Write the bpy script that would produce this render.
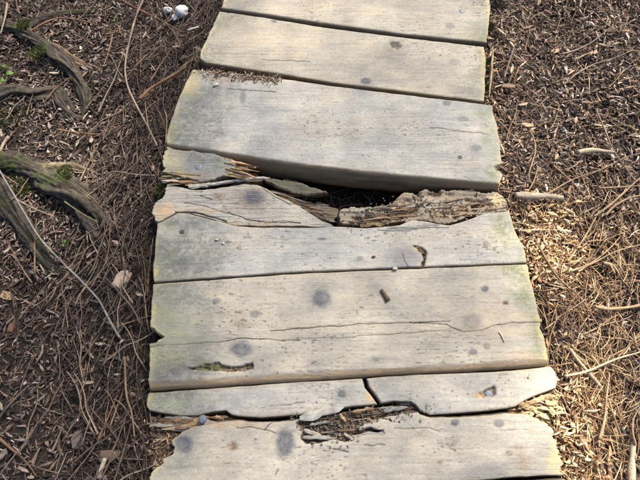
import bpy, math, random
import numpy as np
from mathutils import Vector

for o in list(bpy.data.objects):
    bpy.data.objects.remove(o, do_unlink=True)
scene = bpy.context.scene
rng = np.random.default_rng(11)
random.seed(5)

# ------------------------------------------------------------------ camera
CAM_H, TILT, FPX = 1.33, math.radians(24.0), 481.0
cam_d = bpy.data.cameras.new('camera')
cam_d.sensor_width = 36.0
cam_d.lens = 36.0 * FPX / 640.0
cam_d.clip_start, cam_d.clip_end = 0.02, 800.0
cam = bpy.data.objects.new('camera', cam_d)
scene.collection.objects.link(cam)
cam.location = (0, 0, CAM_H)
cam.rotation_euler = (TILT, 0, 0)
scene.camera = cam

# ------------------------------------------------------------------ sky, sun, exposure
SUN_EL, SUN_AZ = math.radians(52), math.radians(38)      # azimuth measured from +Y (away from us) towards +X
SDIR = Vector((math.cos(SUN_EL) * math.sin(SUN_AZ), math.cos(SUN_EL) * math.cos(SUN_AZ), math.sin(SUN_EL)))
world = bpy.data.worlds.new('World')
scene.world = world
world.use_nodes = True
wn = world.node_tree
sky = wn.nodes.new('ShaderNodeTexSky')
sky.sky_type = 'NISHITA'
sky.sun_disc = False
sky.sun_elevation = SUN_EL
sky.sun_rotation = SUN_AZ
sky.dust_density = 5.0
sky.ozone_density = 0.6
wn.links.new(sky.outputs[0], wn.nodes['Background'].inputs[0])
wn.nodes['Background'].inputs[1].default_value = 0.078
sun_d = bpy.data.lights.new('sun', 'SUN')
sun_d.energy = 5.0
sun_d.angle = math.radians(0.53)
sun_d.color = (1.0, 0.89, 0.74)
sun = bpy.data.objects.new('sun', sun_d)
scene.collection.objects.link(sun)
sun.location = SDIR * 30
sun.rotation_euler = SDIR.to_track_quat('Z', 'Y').to_euler()
vs = scene.view_settings
vs.view_transform = 'Standard'
vs.look = 'None'
vs.gamma = 1.0
vs.use_curve_mapping = False
vs.exposure = 1.26

# ------------------------------------------------------------------ helpers
CT, ST = math.cos(TILT), math.sin(TILT)
def unp(p, z=0.0):
    """pixels of the 640x480 photograph -> points on the horizontal plane at height z"""
    p = np.asarray(p, float).reshape(-1, 2)
    dx = (p[:, 0] - 320) / FPX
    dy = -(p[:, 1] - 240) / FPX
    wy = dy * CT + ST
    wz = dy * ST - CT
    t = (z - CAM_H) / wz
    return np.stack([dx * t, wy * t, np.zeros_like(t) + z], 1)
def proj(x, y, z):
    dz = z - CAM_H
    yc = y * CT + dz * ST
    zc = -y * ST + dz * CT
    return 320 + FPX * x / -zc, 240 - FPX * yc / -zc

def _hash(ix, iy, seed):
    h = (ix.astype(np.int64) * 374761393 + iy.astype(np.int64) * 668265263 + seed * 974634777) & 0x7fffffff
    h = ((h ^ (h >> 13)) * 1274126177) & 0x7fffffff
    h = h ^ (h >> 16)
    return (h & 0xffff) / 65535.0
def vnoise(x, y, seed=0):
    x = np.asarray(x, float); y = np.asarray(y, float)
    ix, iy = np.floor(x), np.floor(y)
    fx, fy = x - ix, y - iy
    fx = fx * fx * fx * (fx * (fx * 6 - 15) + 10)
    fy = fy * fy * fy * (fy * (fy * 6 - 15) + 10)
    a = _hash(ix, iy, seed); b = _hash(ix + 1, iy, seed)
    c = _hash(ix, iy + 1, seed); d = _hash(ix + 1, iy + 1, seed)
    return (a + (b - a) * fx) * (1 - fy) + (c + (d - c) * fx) * fy
def fbm(x, y, seed=0, oct=4):
    s = 0; a = 0.5; n = 0
    for i in range(oct):
        s = s + a * vnoise(x * 2 ** i + 17.3 * i, y * 2 ** i - 9.1 * i, seed + i)
        n += a; a *= 0.5
    return s / n          # 0..1
def sstep(a, b, x):
    t = np.clip((x - a) / (b - a), 0, 1)
    return t * t * (3 - 2 * t)
def mix(a, b, t):
    t = np.asarray(t)[..., None]
    return a * (1 - t) + np.asarray(b) * t
def resample(pts, n):
    pts = np.asarray(pts, float)
    d = np.r_[0, np.cumsum(np.linalg.norm(np.diff(pts, axis=0), axis=1))]
    t = np.linspace(0, d[-1], n)
    return np.stack([np.interp(t, d, pts[:, k]) for k in range(pts.shape[1])], 1)
def smooth_curve(pts, n):
    """Catmull-Rom through the points"""
    pts = np.asarray(pts, float)
    if len(pts) == 2:
        return resample(pts, n)
    P = np.vstack([2 * pts[0] - pts[1], pts, 2 * pts[-1] - pts[-2]])
    out = []
    for i in range(1, len(P) - 2):
        t = np.linspace(0, 1, 12, endpoint=False)[:, None]
        p0, p1, p2, p3 = P[i - 1], P[i], P[i + 1], P[i + 2]
        out.append(0.5 * (2 * p1 + (p2 - p0) * t + (2 * p0 - 5 * p1 + 4 * p2 - p3) * t ** 2 + (3 * p1 - p0 - 3 * p2 + p3) * t ** 3))
    out.append(pts[-1:])
    return resample(np.vstack(out), n)
def poly_dist(px, py, pts):
    """distance of every (px,py) to a polyline"""
    best = np.full(px.shape, 1e9)
    for (ax, ay), (bx, by) in zip(pts[:-1], pts[1:]):
        vx, vy = bx - ax, by - ay
        L = vx * vx + vy * vy + 1e-9
        t = np.clip(((px - ax) * vx + (py - ay) * vy) / L, 0, 1)
        best = np.minimum(best, np.hypot(px - ax - t * vx, py - ay - t * vy))
    return best
def in_poly(px, py, pts):
    r = np.zeros(px.shape, bool)
    n = len(pts)
    for i in range(n):
        x1, y1 = pts[i]; x2, y2 = pts[(i + 1) % n]
        if y1 == y2:
            continue
        c = ((y1 > py) != (y2 > py)) & (px < (x2 - x1) * (py - y1) / (y2 - y1) + x1)
        r ^= c
    return r
def signed_poly(px, py, pts):
    d = poly_dist(px, py, list(pts) + [pts[0]])
    return np.where(in_poly(px, py, pts), d, -d)

WLOC = {}
def link(o, parent=None, wl=(0, 0, 0)):
    scene.collection.objects.link(o)
    WLOC[o] = Vector(wl)
    if parent is not None:
        o.parent = parent
        o.location = WLOC[o] - WLOC[parent]
    else:
        o.location = wl
    return o
def mk(name, V, faces, mat, cols=None, parent=None, smooth=True, origin=None):
    V = np.asarray(V, float)
    if origin is None:
        origin = np.array([(V[:, 0].min() + V[:, 0].max()) / 2, (V[:, 1].min() + V[:, 1].max()) / 2, V[:, 2].min()])
    me = bpy.data.meshes.new(name)
    L = V - origin
    if isinstance(faces, np.ndarray):
        nf, k = faces.shape
        me.vertices.add(len(L)); me.vertices.foreach_set('co', L.astype(np.float32).ravel())
        me.loops.add(nf * k); me.loops.foreach_set('vertex_index', faces.astype(np.int32).ravel())
        me.polygons.add(nf)
        me.polygons.foreach_set('loop_start', np.arange(0, nf * k, k, dtype=np.int32))
        me.update(calc_edges=True)
        me.validate()
    else:
        me.from_pydata(L.tolist(), [], faces)
    if smooth:
        me.polygons.foreach_set('use_smooth', np.ones(len(me.polygons), bool))
    if cols is not None:
        at = me.color_attributes.new('Col', 'FLOAT_COLOR', 'POINT')
        c = np.ones((len(V), 4), np.float32)
        c[:, :3] = cols
        at.data.foreach_set('color', c.ravel())
    me.materials.append(mat)
    me.update()
    return link(bpy.data.objects.new(name, me), parent, origin)
def tag(o, label=None, cat=None, group=None, kind=None):
    if label: o['label'] = label
    if cat: o['category'] = cat
    if group: o['group'] = group
    if kind: o['kind'] = kind
    return o
def lin(r, g, b):
    f = lambda c: c / 12.92 if c <= 0.04045 else ((c + 0.055) / 1.055) ** 2.4
    return np.array([f(r / 255), f(g / 255), f(b / 255)])

# ------------------------------------------------------------------ materials
def base_mat(name, rough=0.85, spec=0.25):
    m = bpy.data.materials.new(name)
    m.use_nodes = True
    nt = m.node_tree
    b = nt.nodes['Principled BSDF']
    b.inputs['Roughness'].default_value = rough
    b.inputs['Specular IOR Level'].default_value = spec
    return m, nt, b
def N(nt, typ, **kw):
    n = nt.nodes.new(typ)
    for k, v in kw.items():
        setattr(n, k, v)
    return n
def noise(nt, vec, scale, detail=4, rough=0.55, stretch=None):
    n = N(nt, 'ShaderNodeTexNoise')
    n.inputs['Scale'].default_value = scale
    n.inputs['Detail'].default_value = detail
    n.inputs['Roughness'].default_value = rough
    if stretch:
        mp = N(nt, 'ShaderNodeMapping')
        mp.inputs['Scale'].default_value = stretch
        nt.links.new(vec, mp.inputs[0])
        vec = mp.outputs[0]
    nt.links.new(vec, n.inputs['Vector'])
    return n.outputs['Fac']
def ramp(nt, fac, stops):
    r = N(nt, 'ShaderNodeValToRGB')
    els = r.color_ramp.elements
    while len(els) > 1: els.remove(els[0])
    els[0].position = stops[0][0]; els[0].color = (*stops[0][1], 1)
    for p, c in stops[1:]:
        e = els.new(p); e.color = (*c, 1)
    nt.links.new(fac, r.inputs[0])
    return r.outputs[0]
def mulc(nt, a, b, fac=1.0):
    m = N(nt, 'ShaderNodeMix', data_type='RGBA', blend_type='MULTIPLY')
    m.inputs[0].default_value = fac
    nt.links.new(a, m.inputs[6]); nt.links.new(b, m.inputs[7])
    return m.outputs[2]
def bump(nt, b, hs, dist):
    prev = None
    for h, s, d in hs:
        bp = N(nt, 'ShaderNodeBump')
        bp.inputs['Strength'].default_value = s
        bp.inputs['Distance'].default_value = d
        nt.links.new(h, bp.inputs['Height'])
        if prev is not None: nt.links.new(prev, bp.inputs['Normal'])
        prev = bp.outputs[0]
    nt.links.new(prev, b.inputs['Normal'])
g3 = lambda v: (v, v, v)

def wood_material():
    m, nt, b = base_mat('weathered_wood', 0.9, 0.18)
    tc = N(nt, 'ShaderNodeTexCoord')
    oi = N(nt, 'ShaderNodeObjectInfo')
    add = N(nt, 'ShaderNodeVectorMath', operation='ADD')
    cmb = N(nt, 'ShaderNodeVectorMath', operation='SCALE')
    cmb.inputs[0].default_value = (37.0, 19.0, 11.0)
    nt.links.new(oi.outputs['Random'], cmb.inputs['Scale'])
    nt.links.new(tc.outputs['Object'], add.inputs[0]); nt.links.new(cmb.outputs[0], add.inputs[1])
    v = add.outputs[0]
    at = N(nt, 'ShaderNodeAttribute', attribute_name='Col')
    grain = noise(nt, v, 1.0, 6, 0.65, (14, 260, 120))
    fine = noise(nt, v, 1.0, 5, 0.7, (90, 900, 500))
    blotch = noise(nt, v, 1.0, 5, 0.6, (9, 22, 20))
    grit = noise(nt, v, 420, 3, 0.7)
    speck = noise(nt, v, 1.0, 2, 0.5, (95, 230, 230))
    c = mulc(nt, at.outputs['Color'], ramp(nt, grain, [(0.25, g3(0.93)), (0.5, g3(1.0)), (0.8, g3(1.04))]))
    c = mulc(nt, c, ramp(nt, fine, [(0.25, g3(0.85)), (0.5, g3(1.0)), (0.75, g3(1.08))]))
    c = mulc(nt, c, ramp(nt, blotch, [(0.28, (0.80, 0.82, 0.86)), (0.5, g3(1.0)), (0.72, (1.10, 1.06, 0.99))]))
    c = mulc(nt, c, ramp(nt, grit, [(0.28, g3(0.76)), (0.5, g3(1.0)), (0.74, g3(1.16))]))
    c = mulc(nt, c, ramp(nt, speck, [(0.235, (0.40, 0.37, 0.34)), (0.29, g3(1.0))]))
    nt.links.new(c, b.inputs['Base Color'])
    bump(nt, b, [(grain, 0.22, 0.0007), (fine, 0.35, 0.0006), (grit, 0.5, 0.0008), (speck, 0.25, 0.0010)], 1)
    return m
def attr_material(name, rough, scale, lo=0.7, hi=1.2, bstr=0.4, spec=0.25, stretch=None, bd=0.001):
    m, nt, b = base_mat(name, rough, spec)
    tc = N(nt, 'ShaderNodeTexCoord')
    at = N(nt, 'ShaderNodeAttribute', attribute_name='Col')
    n1 = noise(nt, tc.outputs['Object'], scale if not stretch else 1.0, 5, 0.65, stretch)
    c = mulc(nt, at.outputs['Color'], ramp(nt, n1, [(0.3, g3(lo)), (0.5, g3(1.0)), (0.7, g3(hi))]))
    nt.links.new(c, b.inputs['Base Color'])
    bump(nt, b, [(n1, bstr, bd)], 1)
    return m
M_WOOD = wood_material()
M_LIT = attr_material('dead_litter', 0.8, 160, 0.65, 1.3, 0.3)
M_BARK = attr_material('root_bark', 0.9, 75, 0.42, 1.5, 1.0, 0.2, None, 0.006)
M_STICK = attr_material('dry_stick', 0.85, 260, 0.5, 1.3, 0.6, 0.2, None, 0.0015)
M_STONE = attr_material('pale_stone', 0.8, 140, 0.8, 1.1, 0.5, 0.3, None, 0.002)
M_LEAF = attr_material('green_leaf', 0.5, 200, 0.75, 1.2, 0.2, 0.4)
def ground_material():
    m, nt, b = base_mat('forest_soil', 0.95, 0.12)
    tc = N(nt, 'ShaderNodeTexCoord')
    v = tc.outputs['Object']
    a = noise(nt, v, 9, 6, 0.65)
    f = noise(nt, v, 120, 5, 0.7)
    f2 = noise(nt, v, 38, 5, 0.7)
    c = ramp(nt, a, [(0.3, (0.024, 0.021, 0.019)), (0.55, (0.043, 0.037, 0.033)), (0.75, (0.075, 0.064, 0.056))])
    c = mulc(nt, c, ramp(nt, f, [(0.3, g3(0.45)), (0.5, g3(1.0)), (0.7, (1.9, 1.7, 1.5))]))
    nt.links.new(c, b.inputs['Base Color'])
    bump(nt, b, [(f2, 0.8, 0.012), (f, 0.8, 0.006)], 1)
    return m
M_SOIL = ground_material()
def metal_material():
    m, nt, b = base_mat('zinc_nail', 0.5, 0.5)
    b.inputs['Metallic'].default_value = 0.15
    tc = N(nt, 'ShaderNodeTexCoord')
    n1 = noise(nt, tc.outputs['Object'], 500, 4)
    nt.links.new(ramp(nt, n1, [(0.35, (0.07, 0.08, 0.10)), (0.65, (0.20, 0.25, 0.31))]), b.inputs['Base Color'])
    bump(nt, b, [(n1, 0.4, 0.0006)], 1)
    return m
M_NAIL = metal_material()
M_RUST = attr_material('rusted_nail', 0.8, 300, 0.6, 1.3, 0.5)

# ------------------------------------------------------------------ deck outline and ground
ZD = 0.12
Ledge = unp([(300, -230), (265, -120), (240, -48), (219, 11), (200, 58), (180, 95), (165, 146), (157, 205), (153, 286), (151, 345), (148, 398), (148, 450), (146, 502), (143, 640)], ZD)
Redge = unp([(497, -230), (493, -120), (491, -48), (487, 46), (487, 102), (500, 150), (505, 195), (520, 240), (529, 275), (541, 322), (552, 367), (556, 420), (565, 477), (590, 640)], ZD)
lo_ = np.argsort(Ledge[:, 1]); ro_ = np.argsort(Redge[:, 1])
def xl(y): return np.interp(y, Ledge[lo_, 1], Ledge[lo_, 0])
def xr(y): return np.interp(y, Redge[ro_, 1], Redge[ro_, 0])
def gh(x, y):
    """height of the ground"""
    x = np.asarray(x, float); y = np.asarray(y, float)
    dl = xl(y) - x          # >0 left of the deck
    dr = x - xr(y)          # >0 right of the deck
    out = np.maximum(dl, dr)
    inn = sstep(0.0, -0.05, out)
    z = 0.012 + 0.05 * (fbm(x * 3.1, y * 3.1, 3, 4) - 0.5) + 0.018 * (fbm(x * 17, y * 17, 9, 3) - 0.5)
    z = z + np.where(dl > 0, 0.030 * np.exp(-((dl - 0.06) / 0.12) ** 2) + 0.02 * sstep(0.2, 0.7, dl), 0)
    z = z + np.where(dr > 0, 0.045 * np.exp(-((dr - 0.03) / 0.14) ** 2) + 0.015 * sstep(0.2, 0.6, dr), 0)
    return z * (1 - inn) + inn * (-0.055 + 0.02 * (fbm(x * 14, y * 14, 21, 3) - 0.5))
def axis(lo, hi, step, far):
    a = list(np.arange(lo, hi, step)); s = step
    up = [a[-1]]; dn = [a[0]]
    while up[-1] < far:
        s *= 1.25; up.append(up[-1] + s)
    s = step
    while dn[-1] > -far:
        s *= 1.25; dn.append(dn[-1] - s)
    return np.array(dn[:0:-1] + a + up[1:])
def grid_faces(nv, nu):
    i = np.arange(nv * nu).reshape(nv, nu)
    return np.stack([i[:-1, :-1], i[:-1, 1:], i[1:, 1:], i[1:, :-1]], -1).reshape(-1, 4)
gx = axis(-1.7, 1.7, 0.014, 260); gy = axis(-0.6, 2.3, 0.014, 260)
GX, GY = np.meshgrid(gx, gy)
ground = mk('forest_floor', np.stack([GX.ravel(), GY.ravel(), gh(GX, GY).ravel()], 1), grid_faces(len(gy), len(gx)), M_SOIL, origin=np.zeros(3))
tag(ground, 'dark brown forest soil under needles and chips', kind='structure')
def ung(p, off=0.0):
    """photo pixel -> point on the uneven ground"""
    w = unp(p, 0.03)
    for _ in range(4):
        z = gh(w[:, 0], w[:, 1]) + off
        w = np.vstack([unp([q], zz) for q, zz in zip(np.asarray(p, float).reshape(-1, 2), z)])
    return w

# ------------------------------------------------------------------ the boardwalk
GREY = np.array([0.338, 0.340, 0.325])
WARM = np.array([0.362, 0.346, 0.302])
BLUE = np.array([0.155, 0.163, 0.158])
KNOT = np.array([0.130, 0.138, 0.160])
GREEN = np.array([0.130, 0.150, 0.070])
ALGAE = np.array([0.185, 0.205, 0.120])
YELL = np.array([0.480, 0.410, 0.235])
ROT = np.array([0.130, 0.090, 0.060])
DROT = np.array([0.050, 0.036, 0.026])
FRESH = np.array([0.470, 0.330, 0.180])
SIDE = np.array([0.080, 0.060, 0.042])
BW = bpy.data.objects.new('boardwalk', None)
link(BW, None, (0.03, 0.75, -0.06))
tag(BW, 'rotten weathered grey plank boardwalk with a hole broken through it', 'boardwalk')

def tops(px, py, pts, w):
    return np.exp(-(poly_dist(px, py, pts) / w) ** 2)
SURF = {}
def plank(label, back, front, left, right, z0, zb, feats=(), seed=0, lip=None, inner=None, base=GREY, side=SIDE, name='plank', tilt=(0, 0), res=0.0022, rough=0.0, ragged=(0.0010, 0.0026), bevel=0.0035, endmoss=0.5, parent=BW):
    B, F, Lc, R = [unp(c, z0)[:, :2] for c in (back, front, left, right)]
    ln = lambda c: np.linalg.norm(np.diff(c, axis=0), axis=1).sum()
    nu = max(12, int(max(ln(B), ln(F)) / res)); nv = max(8, int(max(ln(Lc), ln(R)) / res))
    B, F, Lc, R = resample(B, nu), resample(F, nu), resample(Lc, nv), resample(R, nv)
    # ragged rims: fibres on the ends, a gentle wander on the long sides
    s = np.arange(nu) * res
    for c, k in ((B, 1), (F, 2)):
        c[:, 1] += ragged[0] * 2 * (fbm(s * 26, s * 0 + k, seed + k, 4) - 0.5) * np.minimum(1, np.minimum(np.arange(nu), np.arange(nu)[::-1]) / 4)
        if ragged[0] >= 0.004:      # torn edge: fibres break off in steps
            w_ = s * 26 + 2.5 * vnoise(s * 9, s * 0 + k, seed)
            c[:, 1] += ragged[0] * (1.3 * (_hash(np.floor(w_), w_ * 0 + k, seed) - 0.5) + 0.8 * (_hash(np.floor(w_ * 2.7), w_ * 0 + k, seed + 1) - 0.5)) * np.minimum(1, np.minimum(np.arange(nu), np.arange(nu)[::-1]) / 4)
    s = np.arange(nv) * res
    for c, k in ((Lc, 3), (R, 4)):
        c[:, 0] += ragged[1] * (2.4 * (fbm(s * 38, s * 0 + k, seed + k, 5) - 0.5) + 0.5 * (fbm(s * 300, s * 0 + k, seed + k, 2) - 0.5)) * np.minimum(1, np.minimum(np.arange(nv), np.arange(nv)[::-1]) / 4)
    u = np.linspace(0, 1, nu)[None, :, None]; v = np.linspace(0, 1, nv)[:, None, None]
    P = (1 - v) * B[None] + v * F[None] + (1 - u) * Lc[:, None] + u * R[:, None] \
        - ((1 - u) * (1 - v) * B[0] + u * (1 - v) * B[-1] + (1 - u) * v * F[0] + u * v * F[-1])
    X, Y = P[..., 0], P[..., 1]
    px, py = proj(X, Y, z0)
    W_ = np.linalg.norm(R - Lc, axis=1).mean(); D_ = np.linalg.norm(F - B, axis=1).mean()
    du = np.minimum(u[..., 0], 1 - u[..., 0]) * W_ + 0 * X
    dv = np.minimum(v[..., 0], 1 - v[..., 0]) * D_ + 0 * X
    de = np.minimum(du, dv)
    bv = bevel * (0.6 + 0.9 * fbm(X * 30, Y * 30, seed + 8, 2))
    q = np.clip(1 - de / bv, 0, 1)
    H = -bv * 0.8 * q ** 3
    fd = (1 - v[..., 0]) * D_ + 0 * X          # distance from the near edge
    if lip:
        H -= lip * np.clip(1 - fd / (lip * 1.15 * (0.7 + 0.6 * fbm(X * 14, Y * 0, seed + 9, 3))), 0, 1) ** 1.3
    Yg = Y + 0.004 * (fbm(X * 3.5, Y * 5, seed + 60, 2) - 0.5)
    for f in feats:
        if f[0] == 'knot' and f[3] >= 4:
            r = np.hypot((px - f[1]) / (f[3] * 2.6), (py - f[2]) / (f[4] * 1.7))
            Yg = Yg - 0.75 * (f[2] - py) / 350.0 * np.exp(-r ** 2)
    gr = fbm(X * 7, Yg * 190, seed + 5, 4) - 0.5
    hair = fbm(X * 11, Yg * 330, seed + 61, 2)
    hl = sstep(0.60, 0.80, hair) * (0.4 + 0.6 * sstep(0.4, 0.7, fbm(X * 6, Y * 16, seed + 62, 3)))
    H += gr * 0.0009 + (fbm(X * 4, Y * 9, seed + 6, 3) - 0.5) * 0.0016 + (fbm(X * 160, Y * 300, seed + 7, 3) - 0.5) * 0.0008
    # dry checks: many short shallow slits along the grain
    chk = fbm(X * 22, Y * 420, seed + 15, 2)
    H -= 0.0012 * sstep(0.80, 0.90, chk)
    if rough:
        rg = fbm(X * 11, Y * 230, seed + 40, 4)
        st_ = np.floor(5 * fbm(X * 9, Y * 60, seed + 42, 3)) / 5          # torn layers that step down along the fibres
        H += rough * ((rg - 0.5) * 1.7 + (st_ - 0.5) * 1.5 + (fbm(X * 150, Y * 260, seed + 41, 3) - 0.5) * 0.5)
    # colour
    C = np.empty(X.shape + (3,)); C[:] = base
    C = mix(C, WARM, 0.5 * sstep(0.45, 0.75, fbm(X * 4, Y * 11, seed + 11, 4)))
    C = mix(C, BLUE * 1.25, 0.30 * sstep(0.52, 0.78, fbm(X * 6, Y * 15, seed + 12, 4)))
    C *= (1 + 0.14 * gr)[..., None] * (1 - 0.11 * hl)[..., None]
    H -= 0.0007 * hl
    C = mix(C, DROT * 2, 0.35 * sstep(0.80, 0.90, chk))
    brk = sstep(0.36, 0.64, 0.65 * fbm(X * 75, Y * 105, seed + 50, 4) + 0.35 * vnoise(X * 260, Y * 330, seed + 51))
    C *= (1 + 0.26 * (fbm(X * 130, Y * 190, seed + 52, 3) - 0.5) + 0.16 * (fbm(X * 28, Y * 44, seed + 53, 4) - 0.5))[..., None]
    pm = vnoise(X * 105, Y * 300, seed + 54) * (0.75 + 0.5 * fbm(X * 7, Y * 9, seed + 55, 2))
    pit_ = sstep(0.93, 1.02, pm)
    H -= 0.0012 * pit_
    C = mix(C, DROT * 2.2, 0.65 * pit_)
    if inner: du = (u[..., 0] if inner == 'R' else 1 - u[..., 0]) * W_ + 0 * X      # a break, not an outer end
    if endmoss:
        nz = fbm(X * 30, Y * 24, seed + 13, 4)
        C = mix(C, BLUE * 0.95, np.minimum(1, endmoss * 1.15) * (0.35 + 0.65 * brk) * sstep(0.24, 0.03, (X - X.min(axis=1, keepdims=True)) + 0.22 * (nz - 0.5)))
        C = mix(C, ALGAE, np.minimum(1, endmoss * 1.2) * (0.3 + 0.7 * brk) * sstep(0.085, 0.0, du + 0.16 * (nz - 0.5)))
        C = mix(C, YELL, 0.8 * (0.3 + 0.7 * brk) * sstep(0.018, 0.0, du + 0.03 * (nz - 0.5)))
    C = mix(C, np.array([0.33, 0.28, 0.19]), 0.55 * (0.3 + 0.7 * brk) * sstep(0.008, 0.0, dv))
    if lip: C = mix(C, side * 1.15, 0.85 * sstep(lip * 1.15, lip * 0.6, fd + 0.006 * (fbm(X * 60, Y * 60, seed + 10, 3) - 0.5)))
    for f in feats:
        k = f[0]
        if k == 'crack':
            _, pts, w, dep = f[:4]
            wob = (fbm(px * 0.10, py * 0.02, seed + 20, 4) - 0.5) * 2.4
            d = poly_dist(px, py + wob, pts)
            ww = np.maximum(0.62, w * (0.3 + 0.9 * fbm(px * 0.07, py * 0.02, seed + 21, 2)))
            a = sstep(ww, ww * 0.35, d)
            H -= dep * a
            C = mix(C, f[4] if len(f) > 4 else DROT * 1.4, min(0.92, 0.45 + 0.35 * w) * a)
        elif k == 'pit':
            _, pts, soft, dep, col, rg = f
            wob = (fbm(px * 0.16, py * 0.35, seed + 22, 4) - 0.5)
            a = sstep(-0.2 * soft, soft, signed_poly(px, py, pts) + wob * soft * 2.5)
            tex = fbm(X * 70, Y * 260, seed + 23, 4); tex2 = fbm(X * 240, Y * 240, seed + 24, 3)
            H -= a * (dep + rg * ((tex - 0.5) * 1.6 + (tex2 - 0.5) * 0.9))
            cc = mix(np.broadcast_to(np.asarray(col) * 0.55, C.shape), np.asarray(col) * 1.5, sstep(0.3, 0.7, 0.6 * tex + 0.4 * tex2))
            C = C * (1 - a[..., None]) + cc * a[..., None]
        elif k == 'stain_or_sun':  # real stains, plus a few warm patches that paint sunlight
            _, cx, cy, rx, ry, col, st = f
            wob = 0.75 * (fbm(px * 0.10, py * 0.10, seed + 25, 4) - 0.5)
            r = np.hypot((px - cx) / rx, (py - cy) / ry) + wob
            C = mix(C, col, np.minimum(1, st * 1.15) * (0.35 + 0.65 * brk) * sstep(1.2, 0.3, r))
        elif k == 'knot':
            _, cx, cy, rx, ry, st = f
            r = np.hypot((px - cx) / rx, (py - cy) / ry) + 0.35 * (fbm(px * 0.3, py * 0.3, seed + 26, 3) - 0.5)
            C = mix(C, BLUE * 1.1, 0.35 * st * sstep(1.9, 0.7, r))
            C = mix(C, KNOT * 0.85, np.minimum(1, st * 1.1) * (0.72 + 0.28 * brk) * sstep(1.25, 0.8, r))
            C *= (1 - 0.16 * st * sstep(0.3, 1, np.sin(r * 11 + 1)) * sstep(1.9, 1.1, r))[..., None]
            H += 0.0010 * st * sstep(1.3, 0.4, r)
        elif k == 'bump':
            _, cx, cy, rx, ry, h, col, st = f
            r = np.hypot((px - cx) / rx, (py - cy) / ry)
            H += h * np.exp(-r ** 2 * 1.4)
            C = mix(C, col, st * sstep(1.2, 0.4, r + 0.4 * (fbm(px * 0.2, py * 0.2, seed + 27, 3) - 0.5)))
    zc = z0 + tilt[0] * (X - X.mean()) + tilt[1] * (Y - Y.mean())
    Z = zc + H
    V = np.stack([X, Y, Z], -1).reshape(-1, 3)
    faces = grid_faces(nv, nu)[:, ::-1]          # v runs towards the viewer
    idx = np.arange(nu * nv).reshape(nv, nu)
    loop = np.r_[idx[0, :], idx[1:, -1], idx[-1, -2::-1], idx[-2:0:-1, 0]]
    n = len(loop)
    LP = V[loop]
    t = np.roll(LP, -1, 0) - np.roll(LP, 1, 0)
    nor = np.stack([-t[:, 1], t[:, 0]], 1); nor /= np.linalg.norm(nor, axis=1, keepdims=True) + 1e-9
    # outward check
    ctr = LP[:, :2].mean(0)
    if ((LP[:, :2] - ctr) * nor).sum() < 0: nor = -nor
    # smooth the normals a little so that notches do not self-cross
    ker = 5
    nor = sum(np.roll(nor, k, 0) for k in range(-ker, ker + 1)); nor /= np.linalg.norm(nor, axis=1, keepdims=True) + 1e-9
    arc = np.r_[0, np.cumsum(np.linalg.norm(np.diff(LP[:, :2], axis=0), axis=1))]
    lev = 9
    Vs, Cs, Fs = [V], [C.reshape(-1, 3)], [faces]
    prev = loop; cnt = len(V)
    for k in range(0, lev + 1):
        fz = k / lev
        zz = LP[:, 2] * (1 - fz) + zb * fz
        wob = 0.0035 * (fbm(arc * 12, zz * 190, seed + 31, 4) - 0.5) * 2 + 0.002 * (fbm(arc * 90, zz * 300, seed + 32, 2) - 0.5)
        off = 0.0035 * min(1, fz * 5) + wob * min(1, fz * 3) - 0.006 * max(0, fz - 0.75) / 0.25
        ring = np.c_[LP[:, :2] + nor * off[:, None], zz]
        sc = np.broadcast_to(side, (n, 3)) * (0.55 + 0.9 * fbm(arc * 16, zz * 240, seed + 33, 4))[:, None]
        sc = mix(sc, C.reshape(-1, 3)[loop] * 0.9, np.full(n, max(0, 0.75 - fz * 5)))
        Vs.append(ring); Cs.append(sc)
        cur = cnt + np.arange(n); cnt += n
        Fs.append(np.stack([prev, np.roll(prev, -1), np.roll(cur, -1), cur], 1)[:, ::-1] if False else np.stack([prev, cur, np.roll(cur, -1), np.roll(prev, -1)], 1))
        if k == 0: Fs.pop()
        prev = cur
    cen = np.array([[ctr[0], ctr[1], zb]])
    Vs.append(cen); Cs.append(np.array([side * 0.7]))
    allV = np.vstack(Vs); allC = np.vstack(Cs)
    fq = np.vstack(Fs)
    fl = np.stack([prev, np.full(n, cnt), np.full(n, cnt), np.roll(prev, -1)], 1)
    fqs = np.vstack([fq])
    faces_all = fqs
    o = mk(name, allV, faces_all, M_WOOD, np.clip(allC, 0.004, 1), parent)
    # underside, one polygon
    bm_faces = [int(i) for i in prev]
    me = o.data
    import bmesh
    bm = bmesh.new(); bm.from_mesh(me); bm.verts.ensure_lookup_table()
    try:
        f = bm.faces.new([bm.verts[i] for i in bm_faces])
    except ValueError:
        pass
    for vv in [w for w in bm.verts if not w.link_faces]: bm.verts.remove(vv)
    bmesh.ops.recalc_face_normals(bm, faces=bm.faces[:])
    bm.to_mesh(me); bm.free(); me.update()
    if label: o['label'] = label
    def surf(pxx, pyy):
        """height of this plank's top at a photo pixel"""
        w = unp([(pxx, pyy)], z0)[0]
        k = np.argmin((X - w[0]) ** 2 + (Y - w[1]) ** 2)
        return np.array([w[0], w[1], Z.ravel()[k]])
    SURF[o] = surf
    return o

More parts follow.
